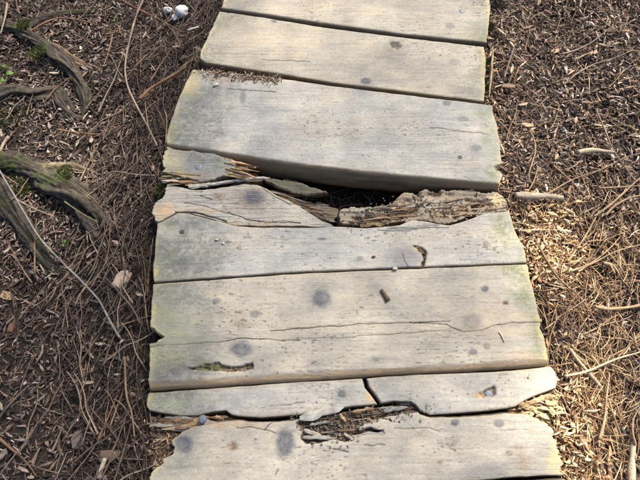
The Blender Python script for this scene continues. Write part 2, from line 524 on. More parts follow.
def disc(name, c, r, h, mat, parent, col=None, n=12, label=None, sink=0.0012):
    """domed nail or bolt head with a slight dent"""
    V, F = [], []
    prof = [(1.0, -0.002), (1.03, h * 0.25), (0.92, h * 0.8), (0.55, h), (0.0, h * 0.86)]
    a = np.linspace(0, 2 * np.pi, n, endpoint=False)
    for rr, zz in prof[:-1]:
        for t in a:
            w = 1 + 0.06 * math.sin(3 * t + c[0] * 90)
            V.append((c[0] + r * rr * w * math.cos(t), c[1] + r * rr * w * math.sin(t), c[2] - sink + zz))
    V.append((c[0], c[1], c[2] - sink + prof[-1][1]))
    for k in range(len(prof) - 2):
        for i in range(n):
            F.append((k * n + i, k * n + (i + 1) % n, (k + 1) * n + (i + 1) % n, (k + 1) * n + i))
    k = (len(prof) - 2) * n
    for i in range(n): F.append((k + i, k + (i + 1) % n, len(V) - 1))
    F.append(tuple(range(n - 1, -1, -1)))
    o = mk(name, V, F, mat, None if col is None else np.broadcast_to(col, (len(V), 3)), parent)
    if label: o['label'] = label
    return o
def nail(pl, x, y, r_px, label=None, h=0.0022, rust=None):
    c = SURF[pl](x, y)
    return disc('bolt_head', c, r_px / 350.0, h, M_NAIL if rust is None else M_RUST, pl, col=rust, label=label)

def shard(name, P0, P1, w, t, mat, col, parent=None, seed=0, label=None, bend=0.0, n=12, taper=(0.25, 0.2)):
    """a split-off sliver of wood between two 3-D points: a ragged, tapering, faceted bar"""
    P0, P1 = np.asarray(P0, float), np.asarray(P1, float)
    r = np.random.default_rng(seed)
    d = P1 - P0; L = np.linalg.norm(d); d /= L
    up = np.array([0, 0, 1.0]); sd = np.cross(d, up); sd /= np.linalg.norm(sd) + 1e-9; up = np.cross(sd, d)
    V, C = [], []
    k = 6
    ang = np.array([0.15, 0.33, 0.5 - 0.02, 0.65, 0.85, 1.02]) * 2 * np.pi
    for i in range(n):
        s = i / (n - 1)
        prof = min(1, taper[0] + s * 3.2, taper[1] + (1 - s) * 3.2)
        c = P0 + d * L * s + up * bend * math.sin(math.pi * s) + sd * (r.random() - 0.5) * w * 0.18
        for j in range(k):
            m = prof * (0.75 + 0.5 * r.random())
            V.append(c + sd * math.cos(ang[j]) * w / 2 * m + up * math.sin(ang[j]) * t / 2 * m)
            C.append(np.asarray(col) * (0.65 + 0.6 * r.random()))
    F = []
    for i in range(n - 1):
        for j in range(k):
            F.append((i * k + j, (i + 1) * k + j, (i + 1) * k + (j + 1) % k, i * k + (j + 1) % k))
    F.append(tuple(range(k))); F.append(tuple(range((n - 1) * k, n * k))[::-1])
    o = mk(name, V, F, mat, np.array(C), parent, smooth=False)
    if label: o['label'] = label
    return o

BB = 0.036       # level of the bearers' tops
# two bearers under the planks
for bx, sd in ((-0.27, 1), (0.31, 2)):
    ys = np.linspace(-0.75, 2.75, 60)
    V, F, C = [], [], []
    k = 12
    for y in ys:
        for j in range(k):
            a = 2 * np.pi * (j + 0.5) / k
            cx, cz = math.cos(a), math.sin(a)
            q = max(abs(cx), abs(cz)) ** 0.55
            nz = 1 + 0.05 * (float(fbm(y * 9 + j, j * 3.1, sd, 2)) - 0.5)
            V.append((bx + 0.05 * cx / q * nz, y, BB - 0.061 + 0.058 * cz / q))
            C.append(DROT * (0.9 + 0.8 * random.random()))
    for i in range(len(ys) - 1):
        for j in range(k):
            F.append((i * k + j, i * k + (j + 1) % k, (i + 1) * k + (j + 1) % k, (i + 1) * k + j))
    F.append(tuple(range(k))[::-1]); F.append(tuple(range((len(ys) - 1) * k, len(ys) * k)))
    mk('bearer', V, F, M_WOOD, np.array(C), BW)

# ---- planks, from far to near (pixel outlines of their top faces)
plank('weathered grey plank beyond the bolted plank', [(265, -112), (380, -104), (493, -92)], [(241, -53), (360, -42), (491, -26)], [(265, -112), (241, -53)], [(493, -92), (491, -26)], ZD, BB, seed=101, res=0.004)
P1 = plank('pale plank with a blue grey bolt at one end',
      [(239, -48), (360, -36), (491, -20)], [(221, 7.5), (262, 13), (330, 23.5), (400, 33), (487, 42)],
      [(239, -48), (221, 7.5)], [(491, -20), (490, 10), (487, 42)], ZD, BB, seed=1, base=WARM * 0.97, endmoss=0.3,
      feats=[('stain_or_sun', 478, 40, 18, 14, ALGAE, 0.5), ('knot', 450, 26, 4, 3, 0.4), ('stain_or_sun', 320, 0, 90, 25, np.array([0.42, 0.37, 0.30]), 0.5)])  # the broad warm patch is sunlight put into the colour
nail(P1, 462, 11, 3.4, 'pale blue grey bolt head')
P2 = plank('plank with one round brown knot and a split yellow end',
      [(219, 11), (262, 17), (330, 28), (400, 37), (484, 46.5)],
      [(200, 58), (205, 62), (240, 67.5), (280, 73.5), (330, 82), (400, 90.5), (484, 101)],
      [(219, 11), (213, 25), (206, 40), (201, 50), (200, 58)], [(484, 46.5), (486, 60), (485, 85), (484, 101)], ZD - 0.002, BB, seed=2, base=WARM * 0.95, endmoss=0.45,
      feats=[('stain_or_sun', 275, 38, 65, 24, np.array([0.43, 0.37, 0.29]), 0.5), ('pit', [(388, 44), (392, 41), (398, 42), (401, 46), (397, 50), (391, 49)], 2.0, 0.004, np.array([0.13, 0.11, 0.08]), 0.003),  # first entry: a soft sun patch painted into the wood
             ('stain_or_sun', 394, 45, 12, 9, BLUE, 0.5), ('crack', [(262, 60), (290, 61), (310, 61)], 0.6, 0.001), ('knot', 455, 62, 5, 3, 0.3), ('knot', 274, 21, 3, 2, 0.6), ('knot', 366, 81, 5, 3, 0.8),
             ('stain_or_sun', 470, 90, 25, 14, BLUE, 0.4)])
a = unp([(493, 46)], ZD - 0.006)[0]; b = unp([(489, 98)], ZD - 0.008)[0]
shard('splinter', a, b, 0.008, 0.018, M_WOOD, YELL * 0.75, P2, 3, 'bright yellow sliver split from the plank end')
P3 = plank('broad thick plank raised above the hole with a grey stained end',
      [(193, 69), (250, 74.5), (290, 79.5), (330, 85.5), (400, 94), (492, 105)],
      [(166, 144.5), (213, 151.5), (260, 159), (310, 166), (370, 173), (430, 178.5), (500, 184.5)],
      [(193, 69), (186, 82), (178, 100), (172, 116), (168, 130), (166, 144.5)],
      [(492, 105), (495, 118), (499, 135), (501, 152), (502, 162), (498, 168), (502, 174), (500, 184.5)], ZD + 0.016, BB, seed=31, base=GREY * 1.02, endmoss=0.7, side=np.array([0.22, 0.165, 0.105]), bevel=0.003, lip=0.007,
      feats=[('stain_or_sun', 195, 120, 42, 32, BLUE * 1.0, 0.75), ('stain_or_sun', 215, 92, 30, 14, BLUE, 0.35), ('stain_or_sun', 487, 150, 22, 26, np.array([0.27, 0.28, 0.26]), 0.6), ('stain_or_sun', 480, 112, 24, 10, np.array([0.29, 0.30, 0.27]), 0.5),
             ('stain_or_sun', 190, 82, 14, 16, YELL, 0.5), ('stain_or_sun', 172, 130, 8, 16, ALGAE, 0.6),
             ('crack', [(228, 89), (250, 90), (275, 92)], 0.9, 0.002), ('crack', [(208, 131), (224, 134)], 0.7, 0.001),
             ('knot', 447, 103, 4, 2.5, 0.6), ('knot', 463, 119, 5, 2.5, 0.5), ('knot', 476, 148, 5, 3, 0.45), ('knot', 243, 98, 3, 6, 0.45),
             ('crack', [(430, 127), (470, 132), (488, 134)], 0.8, 0.001), ('pit', [(488, 164), (502, 164), (502, 172), (496, 172)], 2.5, 0.006, ALGAE * 0.5, 0.004),
             ('stain_or_sun', 240, 78, 42, 5, np.array([0.24, 0.18, 0.13]), 0.6)])
nail(P3, 460, 157, 2.6, rust=np.array([0.13, 0.12, 0.11]))

# upper left remains of the broken plank
FA = plank('stained broken plank stub holding a blue bolt', [(166, 146.5), (180, 148.5), (200, 152), (213, 153.5), (225, 158), (234, 163)],
      [(162, 171), (172, 174), (184, 177), (200, 180), (212, 180), (222, 177), (230, 174)], [(166, 146.5), (164, 158), (162, 171)], [(234, 163), (236, 168), (230, 174)],
      ZD + 0.008, BB, seed=41, base=BLUE * 1.5, endmoss=0.6, name='broken_plank', bevel=0.002, ragged=(0.004, 0.012), res=0.0016, rough=0.0008,
      feats=[('stain_or_sun', 172, 160, 14, 12, np.array([0.34, 0.32, 0.22]), 0.7), ('stain_or_sun', 205, 158, 18, 8, BLUE * 0.8, 0.7), ('crack', [(170, 172), (185, 175), (200, 176)], 1.0, 0.004), ('stain_or_sun', 190, 176, 30, 5, FRESH, 0.5)])
nail(FA, 198, 167, 3.6, 'blue grey bolt head')
# orange torn fibres where the stub broke
r2 = np.random.default_rng(77)
for i in range(70):
    x0 = 222 + r2.random() * 14; y0 = 161 + r2.random() * 15
    ln_ = 8 + r2.random() * 20
    x1 = min(x0 + ln_, 250 + 10 * r2.random()); y1 = y0 + ln_ * (0.18 + 0.2 * (r2.random() - 0.5))
    zz = ZD + 0.012 - 0.038 * r2.random()
    A_ = unp([(x0, y0)], zz)[0]; B_ = unp([(x1, y1)], zz - 0.004 * r2.random())[0]
    cc = [FRESH, FRESH * 0.6, ROT, YELL * 0.9, ROT * 1.8][int(r2.integers(5))]
    shard('splinter', A_, B_, 0.002 + 0.006 * r2.random() ** 2, 0.002 + 0.005 * r2.random(), M_WOOD, cc, FA, 1200 + i, n=7)
# a long lip of wood lying along the split, and a thin top lip under the raised plank
A_ = unp([(190, 187), (215, 184), (245, 179), (269, 178)], ZD - 0.003)
for i in range(3):
    shard('splinter', A_[i] - (A_[i + 1] - A_[i]) * 0.06, A_[i + 1] + (A_[i + 1] - A_[i]) * 0.06, 0.013 - 0.002 * i, 0.012, M_WOOD, WARM * 1.1, FA, 250 + i, taper=(0.7, 0.7 if i < 2 else 0.2))
A_ = unp([(214, 154), (236, 162), (256, 168)], ZD - 0.004)
for i in range(2):
    shard('splinter', A_[i] - (A_[i + 1] - A_[i]) * 0.08, A_[i + 1], 0.009, 0.008, M_WOOD, FRESH * 1.1, FA, 260 + i, taper=(0.5, 0.4))
for i in range(70):
    x0 = 158 + r2.random() * 44; y0 = 173 + r2.random() * 11 + 0.06 * (x0 - 158)
    ln_ = 7 + r2.random() * 18
    zz = ZD + 0.004 - 0.016 * r2.random()
    A_ = unp([(x0, y0)], zz)[0]; B_ = unp([(x0 + ln_, y0 + ln_ * (0.10 * r2.random() - 0.08))], zz)[0]
    cc = [WARM * 1.1, WARM * 0.9, FRESH * 0.9, ROT * 1.4, YELL * 0.9][int(r2.integers(5))]
    shard('splinter', A_, B_, 0.003 + 0.007 * r2.random() ** 2, 0.003 + 0.004 * r2.random(), M_WOOD, cc, FA, 3300 + i, n=7)
# filler: rotten core under those splinters
plank('rotten brown core between the split halves', [(160, 170), (190, 176), (215, 176), (233, 170), (256, 172)], [(166, 188), (190, 189), (215, 188), (245, 184), (262, 180)],
      [(160, 170), (160, 180), (166, 188)], [(256, 172), (262, 180)], ZD - 0.040, BB - 0.02, seed=44, base=ROT, side=ROT, name='broken_plank', rough=0.006, endmoss=0)

P4L = plank('tapering broken plank with a ringed grey knot beside the hole',
      [(167, 184), (180, 187), (195, 190), (215, 189), (232, 186), (246, 184), (257, 185), (267, 189), (276, 195), (286, 200), (300, 207), (312, 215), (322, 221), (331, 225)],
      [(158, 222), (168, 217), (178, 212), (190, 213), (205, 217), (220, 221), (235, 225), (260, 226), (300, 226), (332, 227.5)],
      [(167, 184), (166, 194), (156, 203), (153, 212), (158, 222)], [(331, 225), (332, 227.5)],
      ZD - 0.002, BB, seed=45, base=np.array([0.325, 0.318, 0.292]), endmoss=0.0, name='broken_plank', rough=0.0020, bevel=0.0015, ragged=(0.0025, 0.008), res=0.0016,
      feats=[('stain_or_sun', 248, 200, 27, 15, np.array([0.20, 0.17, 0.15]), 0.8), ('bump', 254, 197, 14, 10, 0.005, np.array([0.16, 0.13, 0.115]), 0.6), ('knot', 254, 197.5, 9, 6.6, 0.8), ('stain_or_sun', 218, 197, 8, 6, ROT * 1.4, 0.8),
             ('crack', [(175, 212), (195, 213), (215, 217), (226, 221)], 1.3, 0.006), ('crack', [(228, 212), (245, 219), (265, 222), (300, 223)], 0.9, 0.004, ROT), ('crack', [(184, 203), (205, 206), (228, 213)], 0.8, 0.002),
             ('stain_or_sun', 163, 210, 12, 10, FRESH * 1.05, 0.9), ('stain_or_sun', 200, 210, 30, 4, FRESH * 0.9, 0.35), ('stain_or_sun', 250, 224, 60, 3, FRESH * 0.8, 0.4), ('stain_or_sun', 300, 215, 30, 14, WARM * 1.05, 0.6),
             ('crack', [(262, 188), (275, 197), (290, 205)], 0.8, 0.002), ('crack', [(200, 196), (212, 199)], 1.0, 0.002), ('stain_or_sun', 270, 206, 18, 12, BLUE, 0.4)])
P4R = plank('low rotted brown plank remnant on the rim of the hole',
      [(341, 209), (350, 207), (362, 207), (378, 207), (388, 206), (396, 199), (404, 194), (414, 192), (424, 190), (444, 191), (462, 190), (472, 189), (486, 192), (499, 194), (506, 200)],
      [(342, 223), (365, 227), (390, 225), (405, 222), (418, 219), (436, 222), (450, 223.5), (468, 219), (483, 213), (508, 210.5)],
      [(341, 209), (339, 216), (342, 223)], [(506, 200), (507, 205), (508, 210.5)], ZD - 0.009, BB, seed=46, base=np.array([0.245, 0.208, 0.160]), side=ROT, name='broken_plank', rough=0.0055, endmoss=0, ragged=(0.007, 0.006), bevel=0.002, res=0.0016,
      feats=[('pit', [(352, 216), (392, 206), (400, 199), (420, 196), (425, 206), (412, 217), (380, 226), (350, 226)], 5, 0.008, ROT, 0.010),
             ('pit', [(440, 207), (470, 204), (488, 205), (478, 212), (455, 220), (430, 219)], 4, 0.007, np.array([0.26, 0.20, 0.14]), 0.008),
             ('pit', [(462, 198), (486, 198), (503, 206), (492, 209), (470, 206)], 3, 0.006, ROT * 1.1, 0.007), ('pit', [(404, 192), (440, 190), (455, 195), (420, 196)], 3, 0.010, DROT * 1.3, 0.008),
             ('stain_or_sun', 362, 211, 22, 5, WARM * 0.8, 0.8), ('stain_or_sun', 372, 222, 18, 4, FRESH * 0.8, 0.7), ('stain_or_sun', 499, 200, 12, 9, YELL, 0.7), ('stain_or_sun', 425, 203, 28, 6, GREY, 0.7)])
P5 = plank('intact pale front strip of the split plank with a gouged burl',
      [(157, 223.5), (168, 217.8), (178, 212.8), (190, 213.6), (205, 217.6), (220, 221.6), (236, 225.8), (260, 227.2), (300, 227.5), (340, 226.5), (366, 228), (388, 226.5), (400, 224.5), (412, 219.5), (424, 221), (440, 224), (450, 225), (460, 222.5), (470, 219), (484, 213.5), (509, 211)],
      [(154, 281.5), (220, 276.7), (300, 271.4), (390, 267.8), (470, 264.6), (527, 262.3)],
      [(157, 223.5), (155, 245), (153, 262), (154, 281.5)], [(509, 211), (512, 222), (516, 233), (523, 245), (526, 255), (527, 262.3)], ZD - 0.001, BB, seed=51, base=GREY * 1.03, endmoss=0.75, bevel=0.003,
      feats=[('stain_or_sun', 190, 252, 50, 22, BLUE, 0.55), ('stain_or_sun', 166, 232, 14, 8, WARM, 0.8), ('bump', 406, 258, 20, 15, 0.004, np.array([0.215, 0.21, 0.218]), 0.85),
             ('pit', [(412, 245), (419, 245), (424.5, 248), (427.5, 253), (427, 259), (424, 266), (421.5, 269), (420, 269), (421, 264), (422.5, 259), (421, 254), (417, 250)], 1.0, 0.007, ROT * 0.8, 0.010), ('crack', [(402, 254), (404, 261), (408, 267)], 0.7, 0.002), ('stain_or_sun', 418, 250, 7, 5, YELL * 0.8, 0.5),
             ('knot', 248, 237, 4, 1.6, 0.5), ('knot', 322, 239, 4, 1.4, 0.7), ('knot', 228, 242, 3, 1.4, 0.6), ('knot', 360, 258, 3, 2, 0.5),
             ('stain_or_sun', 440, 226, 60, 7, WARM * 1.05, 0.6), ('stain_or_sun', 515, 250, 14, 16, np.array([0.30, 0.30, 0.26]), 0.5)])
nail(P5, 182, 232, 2.6, 'dark nail head', rust=np.array([0.07, 0.065, 0.06])); nail(P5, 486, 243, 3.2, rust=np.array([0.26, 0.235, 0.19]))
P6 = plank('widest plank with dark round knots and a mossy slot',
      [(153, 284), (220, 279), (300, 273.6), (390, 269.8), (470, 266.4), (527, 264)],
      [(148, 388), (220, 384), (300, 379), (380, 373.7), (460, 369.5), (549, 364)],
      [(153, 284), (152, 300), (151, 314), (150, 327), (154, 328), (157, 332), (165, 336.5), (163, 338), (157, 340), (156, 342.5), (149, 344), (150, 349), (149, 365), (148, 388)],
      [(527, 264), (530, 280), (535, 295), (538, 310), (541, 322), (540, 328), (544, 338), (547, 350), (549, 364)], ZD - 0.004, BB, seed=61, base=np.array([0.330, 0.320, 0.282]), side=np.array([0.34, 0.25, 0.155]), endmoss=0.85, bevel=0.003, lip=0.012,
      feats=[('knot', 321, 298, 9, 8, 0.85), ('knot', 472, 322, 9.5, 7.5, 0.6), ('knot', 241, 349, 10, 7.5, 0.95), ('knot', 255, 314, 4.5, 3.5, 0.6), ('knot', 485, 289, 3.6, 2.8, 0.9), ('knot', 487, 346, 3.6, 3, 0.8), ('knot', 473, 352, 4, 3, 0.75),
             ('knot', 376, 359, 2.6, 2, 0.6), ('stain_or_sun', 376, 359, 14, 4, BLUE * 1.2, 0.5), ('pit', [(501, 301), (508, 301), (509, 305), (503, 306)], 1.5, 0.003, ROT, 0.002), ('knot', 216, 301, 4, 2.6, 0.7),
             ('crack', [(150, 347), (175, 345), (200, 343.5), (225, 341), (246, 338), (275, 340), (300, 341)], 0.9, 0.0025), ('crack', [(270, 331), (310, 328), (360, 324), (420, 322), (450, 321)], 1.0, 0.003), ('crack', [(300, 339), (350, 337), (440, 330)], 0.6, 0.0012),
             ('crack', [(410, 322), (446, 324), (462, 332), (480, 331), (493, 326), (515, 323), (541, 322)], 0.9, 0.003),
             ('pit', [(180, 367), (192, 367), (204, 364), (218, 362), (222, 365), (240, 366), (253, 362), (254, 369), (242, 371.5), (226, 372), (206, 371), (190, 370)], 1.0, 0.008, np.array([0.135, 0.11, 0.075]), 0.013),
             ('stain_or_sun', 207, 367, 16, 6, GREEN, 0.85), ('stain_or_sun', 180, 359, 10, 8, GREEN * 1.4, 0.6), ('stain_or_sun', 175, 330, 40, 45, np.array([0.30, 0.31, 0.23]), 0.55), ('stain_or_sun', 170, 372, 26, 13, BLUE * 0.9, 0.65), ('stain_or_sun', 185, 298, 34, 14, BLUE, 0.45),
             ('stain_or_sun', 244, 324, 16, 3.5, np.array([0.20, 0.20, 0.15]), 0.7), ('stain_or_sun', 500, 325, 40, 26, np.array([0.42, 0.34, 0.26]), 0.5), ('stain_or_sun', 535, 290, 12, 25, np.array([0.25, 0.26, 0.22]), 0.5),
             ('stain_or_sun', 520, 360, 28, 10, np.array([0.36, 0.27, 0.19]), 0.6), ('stain_or_sun', 443, 318, 10, 6, np.array([0.26, 0.25, 0.21]), 0.6), ('stain_or_sun', 217, 350, 4, 3, ROT, 0.6)])
P7L = plank('narrow sunken strip with a green end, cracked across',
      [(149, 393), (180, 391), (220, 388), (260, 385), (300, 382), (340, 380), (362, 378.5)], [(149, 410), (162, 413), (180, 415.5), (198, 415), (212, 412), (226, 410), (231, 414), (238, 416), (260, 417.5), (300, 414.5), (330, 410), (352, 406), (377, 404)],
      [(149, 393), (146, 402), (149, 410)], [(362, 378.5), (365, 388), (371, 395), (377, 404)], ZD - 0.024, BB - 0.004, seed=71, inner='R', base=GREY * 0.98, endmoss=0.9, bevel=0.003,
      feats=[('knot', 342, 394, 4, 3.2, 0.85), ('stain_or_sun', 170, 405, 26, 9, np.array([0.27, 0.32, 0.20]), 0.65), ('crack', [(262, 407), (285, 405), (305, 402)], 0.8, 0.0015), ('stain_or_sun', 205, 400, 22, 5, np.array([0.25, 0.26, 0.2]), 0.5), ('stain_or_sun', 370, 396, 5, 9, FRESH, 0.6)])
P7R = plank('narrow sunken strip with a nail hole and frayed yellow end',
      [(367, 378.5), (390, 376.5), (420, 374.5), (460, 373.5), (500, 371.5), (530, 369), (551, 366.5)], [(381, 403), (394, 401), (411, 401.5), (416, 405), (421, 411), (430, 414.5), (450, 413), (480, 411), (508, 408), (516, 406), (524, 401), (534, 396), (556, 388)],
      [(367, 378.5), (370, 387), (376, 395), (381, 403)], [(551, 366.5), (556, 372), (558, 380), (556, 388)], ZD - 0.020, BB - 0.004, seed=72, inner='L', base=GREY * 1.0, endmoss=0.25, bevel=0.003,
      feats=[('pit', [(474, 393), (482, 392), (488, 387), (495, 386), (497, 391), (495, 396), (484, 398)], 1.8, 0.009, np.array([0.20, 0.15, 0.10]), 0.005), ('stain_or_sun', 478, 395, 9, 4, FRESH * 0.9, 0.7), ('stain_or_sun', 430, 402, 30, 5, BLUE, 0.3),
             ('stain_or_sun', 548, 380, 18, 14, WARM * 1.1, 0.8), ('stain_or_sun', 372, 393, 5, 9, FRESH, 0.6)])  # warm outer end: its sunlight is painted in
nail(P7R, 490, 394, 4.2, 'blue bolt head sunk in its hole', h=0.006)
tz = lambda x, y: (x, y)
P8 = plank('long split plank with blue black knots and a rotted trough',
      [(190, 428), (205, 425), (222, 422.5), (240, 421), (262, 422.5), (280, 422), (297, 420), (310, 417), (345, 411.5), (378, 407.5), (395, 405), (414, 405), (420, 414), (431, 418), (450, 418), (480, 416), (508, 413), (524, 414), (548, 424)],
      [(147, 503), (250, 495), (350, 488), (450, 482), (520, 477), (563, 475.5)],
      [(190, 428), (180, 432), (173, 438), (171, 444), (175, 449), (174, 455), (166, 459), (162, 465), (152, 471), (149, 480), (147, 503)], [(548, 424), (554, 434), (558, 448), (561, 462), (563, 475.5)],
      ZD - 0.014, BB, seed=81, base=np.array([0.350, 0.338, 0.300]), endmoss=0.15, bevel=0.003, ragged=(0.0022, 0.009),
      feats=[('knot', 184, 444, 8, 8, 0.95), ('knot', 285, 443, 8, 13, 0.95), ('stain_or_sun', 233, 446, 7, 5, ROT * 1.2, 0.9), ('knot', 455, 422.5, 4, 3.2, 1.0), ('knot', 499, 423.5, 4.5, 3.5, 0.8), ('stain_or_sun', 451, 441, 9, 7, np.array([0.15, 0.14, 0.13]), 0.75),
             ('stain_or_sun', 509, 454, 4, 4, ROT, 0.8), ('stain_or_sun', 519, 447, 8, 3, ROT * 1.6, 0.6), ('stain_or_sun', 523, 463, 10, 12, ROT * 1.9, 0.5), ('stain_or_sun', 440, 462, 4, 3, ROT * 1.5, 0.6), ('stain_or_sun', 500, 478, 12, 5, BLUE, 0.6), ('stain_or_sun', 344, 469, 2, 3, ROT, 0.8),
             ('pit', [(297, 420), (312, 414), (346, 408), (376, 402), (416, 400), (424, 410), (404, 414), (364, 424), (358, 429), (384, 430), (384, 434), (356, 437), (352, 443), (330, 441), (306, 446), (300, 440), (302, 432), (294, 426)], 2.5, 0.020, np.array([0.115, 0.088, 0.068]), 0.012),
             ('pit', [(360, 428), (372, 427), (384, 430), (382, 435), (362, 435)], 2, 0.012, DROT, 0.006), ('crack', [(332, 449), (348, 452)], 1.2, 0.003), ('crack', [(236, 428), (252, 427), (266, 430), (276, 434)], 0.9, 0.003, ROT),
             ('crack', [(264, 430), (272, 422), (280, 420)], 1.0, 0.004), ('crack', [(275, 476), (278, 470)], 1.0, 0.003), ('crack', [(364, 445), (385, 445)], 1.0, 0.003), ('crack', [(400, 429), (430, 428), (440, 432)], 0.7, 0.002, ROT), ('stain_or_sun', 420, 434, 14, 4, np.array([0.2, 0.18, 0.16]), 0.6),
             ('stain_or_sun', 380, 440, 40, 6, np.array([0.30, 0.28, 0.25]), 0.5), ('stain_or_sun', 230, 425, 40, 5, FRESH * 0.8, 0.5), ('stain_or_sun', 175, 450, 12, 10, WARM, 0.5), ('stain_or_sun', 556, 460, 10, 20, YELL, 0.6)])  # yellow on the outer end includes painted sunlight
# lips and slivers bridging the trough
def sliver(pl, p0, p1, w, t, col, sd, dz=0.004):
    A_, B_ = SURF[pl](*p0), SURF[pl](*p1)
    z_ = max(A_[2], B_[2]) + dz
    A_ = unp([p0], z_ - dz)[0]; B_ = unp([p1], z_ - dz)[0]
    shard('splinter', A_, B_, w, t, M_WOOD, col, pl, sd, taper=(0.3, 0.15))
for i, (a_, b_, w_, c_) in enumerate([((300, 419), (344, 407), 0.020, GREY), ((424, 425), (360, 424), 0.018, GREY), ((420, 432), (352, 436), 0.014, GREY * 0.85), ((304, 430), (322, 436), 0.010, WARM * 0.8), ((303, 437), (336, 438), 0.008, GREY * 0.8),
                                      ((344, 433), (356, 442), 0.007, WARM * 0.8), ((340, 414), (346, 422), 0.006, FRESH), ((368, 419), (376, 424), 0.006, ROT * 2), ((310, 425), (330, 421), 0.006, GREY * 0.6), ((352, 412), (374, 408), 0.007, ROT * 2), ((384, 411), (408, 407), 0.009, GREY * 0.55)]):
    A_ = unp([a_], ZD - 0.018)[0]; B_ = unp([b_], ZD - 0.022)[0]
    shard('splinter', A_, B_, w_, 0.006, M_WOOD, c_, P8, 400 + i, n=9, taper=(0.6, 0.15))
for i in range(46):
    x0 = 296 + r2.random() * 108; y0 = np.interp(x0, [296, 345, 404], [430, 426, 410]) + (r2.random() - 0.5) * 20
    ln_ = 8 + r2.random() * 22
    A_ = SURF[P8](x0, y0); B_ = SURF[P8](x0 + ln_, y0 - ln_ * (0.10 + 0.12 * (r2.random() - 0.5)))
    if max(A_[2], B_[2]) > ZD - 0.020: continue
    A_[2] += 0.003; B_[2] += 0.004
    shard('splinter', A_, B_, 0.0015 + 0.005 * r2.random() ** 2, 0.003, M_WOOD, [GREY * 0.6, GREY * 0.8, ROT * 1.3, ROT][int(r2.integers(4))], P8, 4400 + i, n=6)
# splintered rotten end left of the near plank
FB = plank('rotten brown splintered plank corner', [(149, 415), (165, 418), (185, 420), (205, 418), (226, 416), (240, 421)], [(152, 474), (162, 464), (172, 456), (172, 444), (188, 430), (238, 424)], [(149, 415), (150, 445), (152, 474)], [(240, 421), (238, 424)],
      ZD - 0.042, BB - 0.02, seed=84, base=np.array([0.20, 0.14, 0.095]), side=ROT, name='broken_plank', rough=0.010, endmoss=0, ragged=(0.004, 0.006),
      feats=[('stain_or_sun', 160, 440, 16, 30, DROT, 0.7)])
for i in range(46):
    x0 = 150 + r2.random() * 66; y0 = 417 + r2.random() * 14 * (1 - (x0 - 150) / 120)
    ln_ = 8 + r2.random() * 24
    zz = ZD - 0.022 - 0.020 * r2.random()
    A_ = unp([(x0, y0)], zz)[0]; B_ = unp([(x0 + ln_, y0 + ln_ * (0.25 * r2.random() - 0.12))], zz - 0.005 * r2.random())[0]
    cc = [WARM * 0.8, ROT * 1.5, FRESH * 0.8, ROT, GREY * 0.8][int(r2.integers(5))]
    shard('splinter', A_, B_, 0.004 + 0.009 * r2.random(), 0.004 + 0.004 * r2.random(), M_WOOD, cc, FB, 500 + i, n=7)
disc('bolt_head', unp([(202.5, 419)], ZD - 0.014)[0], 3.4 / 350, 0.006, M_NAIL, FB, label='pale blue nail head on the splinters')
# yellow crumbling lumps at the frayed corner
for i in range(80):
    x0 = 518 + r2.random() * 36; y0 = 398 + r2.random() * 20 - 0.25 * (x0 - 535)
    ln_ = 5 + r2.random() * 10
    an = r2.random() * 1.6 - 0.5
    zz = ZD - 0.022 - 0.018 * r2.random()
    A_ = unp([(x0, y0)], zz)[0]; B_ = unp([(x0 + ln_ * math.cos(an), y0 + ln_ * math.sin(an))], zz + 0.004)[0]
    cc = [YELL, YELL * 1.1, FRESH * 1.1, FRESH * 0.7, WARM * 1.1][int(r2.integers(5))]
    shard('splinter', A_, B_, 0.004 + 0.007 * r2.random(), 0.003 + 0.005 * r2.random(), M_WOOD, cc, P7R, 2600 + i, n=6)
plank('crumbled yellow plank corner', [(508, 409), (524, 402), (540, 395), (556, 389)], [(508, 415), (525, 415), (540, 420), (552, 424)], [(508, 409), (508, 415)], [(556, 389), (558, 405), (552, 424)], ZD - 0.040, BB - 0.02, seed=86, base=FRESH * 0.8, side=ROT, name='broken_plank', rough=0.008, endmoss=0)
plank('weathered grey plank following the long split plank', [(147, 509), (250, 501), (350, 494), (450, 488), (566, 480)], [(144, 605), (350, 592), (590, 575)], [(147, 509), (144, 605)], [(566, 480), (590, 575)], ZD - 0.008, BB, seed=91, base=GREY, endmoss=0.6, res=0.004)

# pieces lying down in the hole
plank('greenish broken piece sunk in the hole', [(262, 176), (278, 178), (296, 181), (312, 186), (326, 191)], [(266, 181), (276, 186), (288, 191), (302, 193), (318, 193), (327, 192.5)], [(262, 176), (266, 181)], [(326, 191), (327, 192.5)], ZD - 0.036, ZD - 0.056, seed=95, base=np.array([0.105, 0.105, 0.082]), side=ROT * 0.7, name='broken_plank', rough=0.003, endmoss=0, ragged=(0.004, 0.003), res=0.0016)
plank('brown torn piece sunk below the knotted stub', [(286, 197), (300, 199), (320, 203), (338, 208)], [(306, 213), (318, 218), (330, 222), (338, 218)], [(286, 197), (296, 206), (306, 213)], [(338, 208), (340, 213), (338, 218)], ZD - 0.072, -0.055, seed=96, base=np.array([0.16, 0.13, 0.095]), side=ROT, name='broken_plank', rough=0.006, endmoss=0, ragged=(0.004, 0.004))
for i in range(80):
    x0 = 268 + r2.random() * 50; y0 = 188 + (x0 - 268) * 0.42 + r2.random() * 13
    ln_ = 8 + r2.random() * 22
    zz = ZD - 0.030 - 0.030 * r2.random()
    A_ = unp([(x0, y0)], zz)[0]; B_ = unp([(x0 + ln_, y0 + ln_ * (0.35 + 0.5 * (r2.random() - 0.5)))], zz - 0.01)[0]
    shard('splinter', A_, B_, 0.0015 + 0.005 * r2.random() ** 2, 0.003, M_WOOD, [WARM * 0.7, ROT * 1.4, GREY * 0.6, ROT][int(r2.integers(4))], P4L, 1700 + i, n=7)
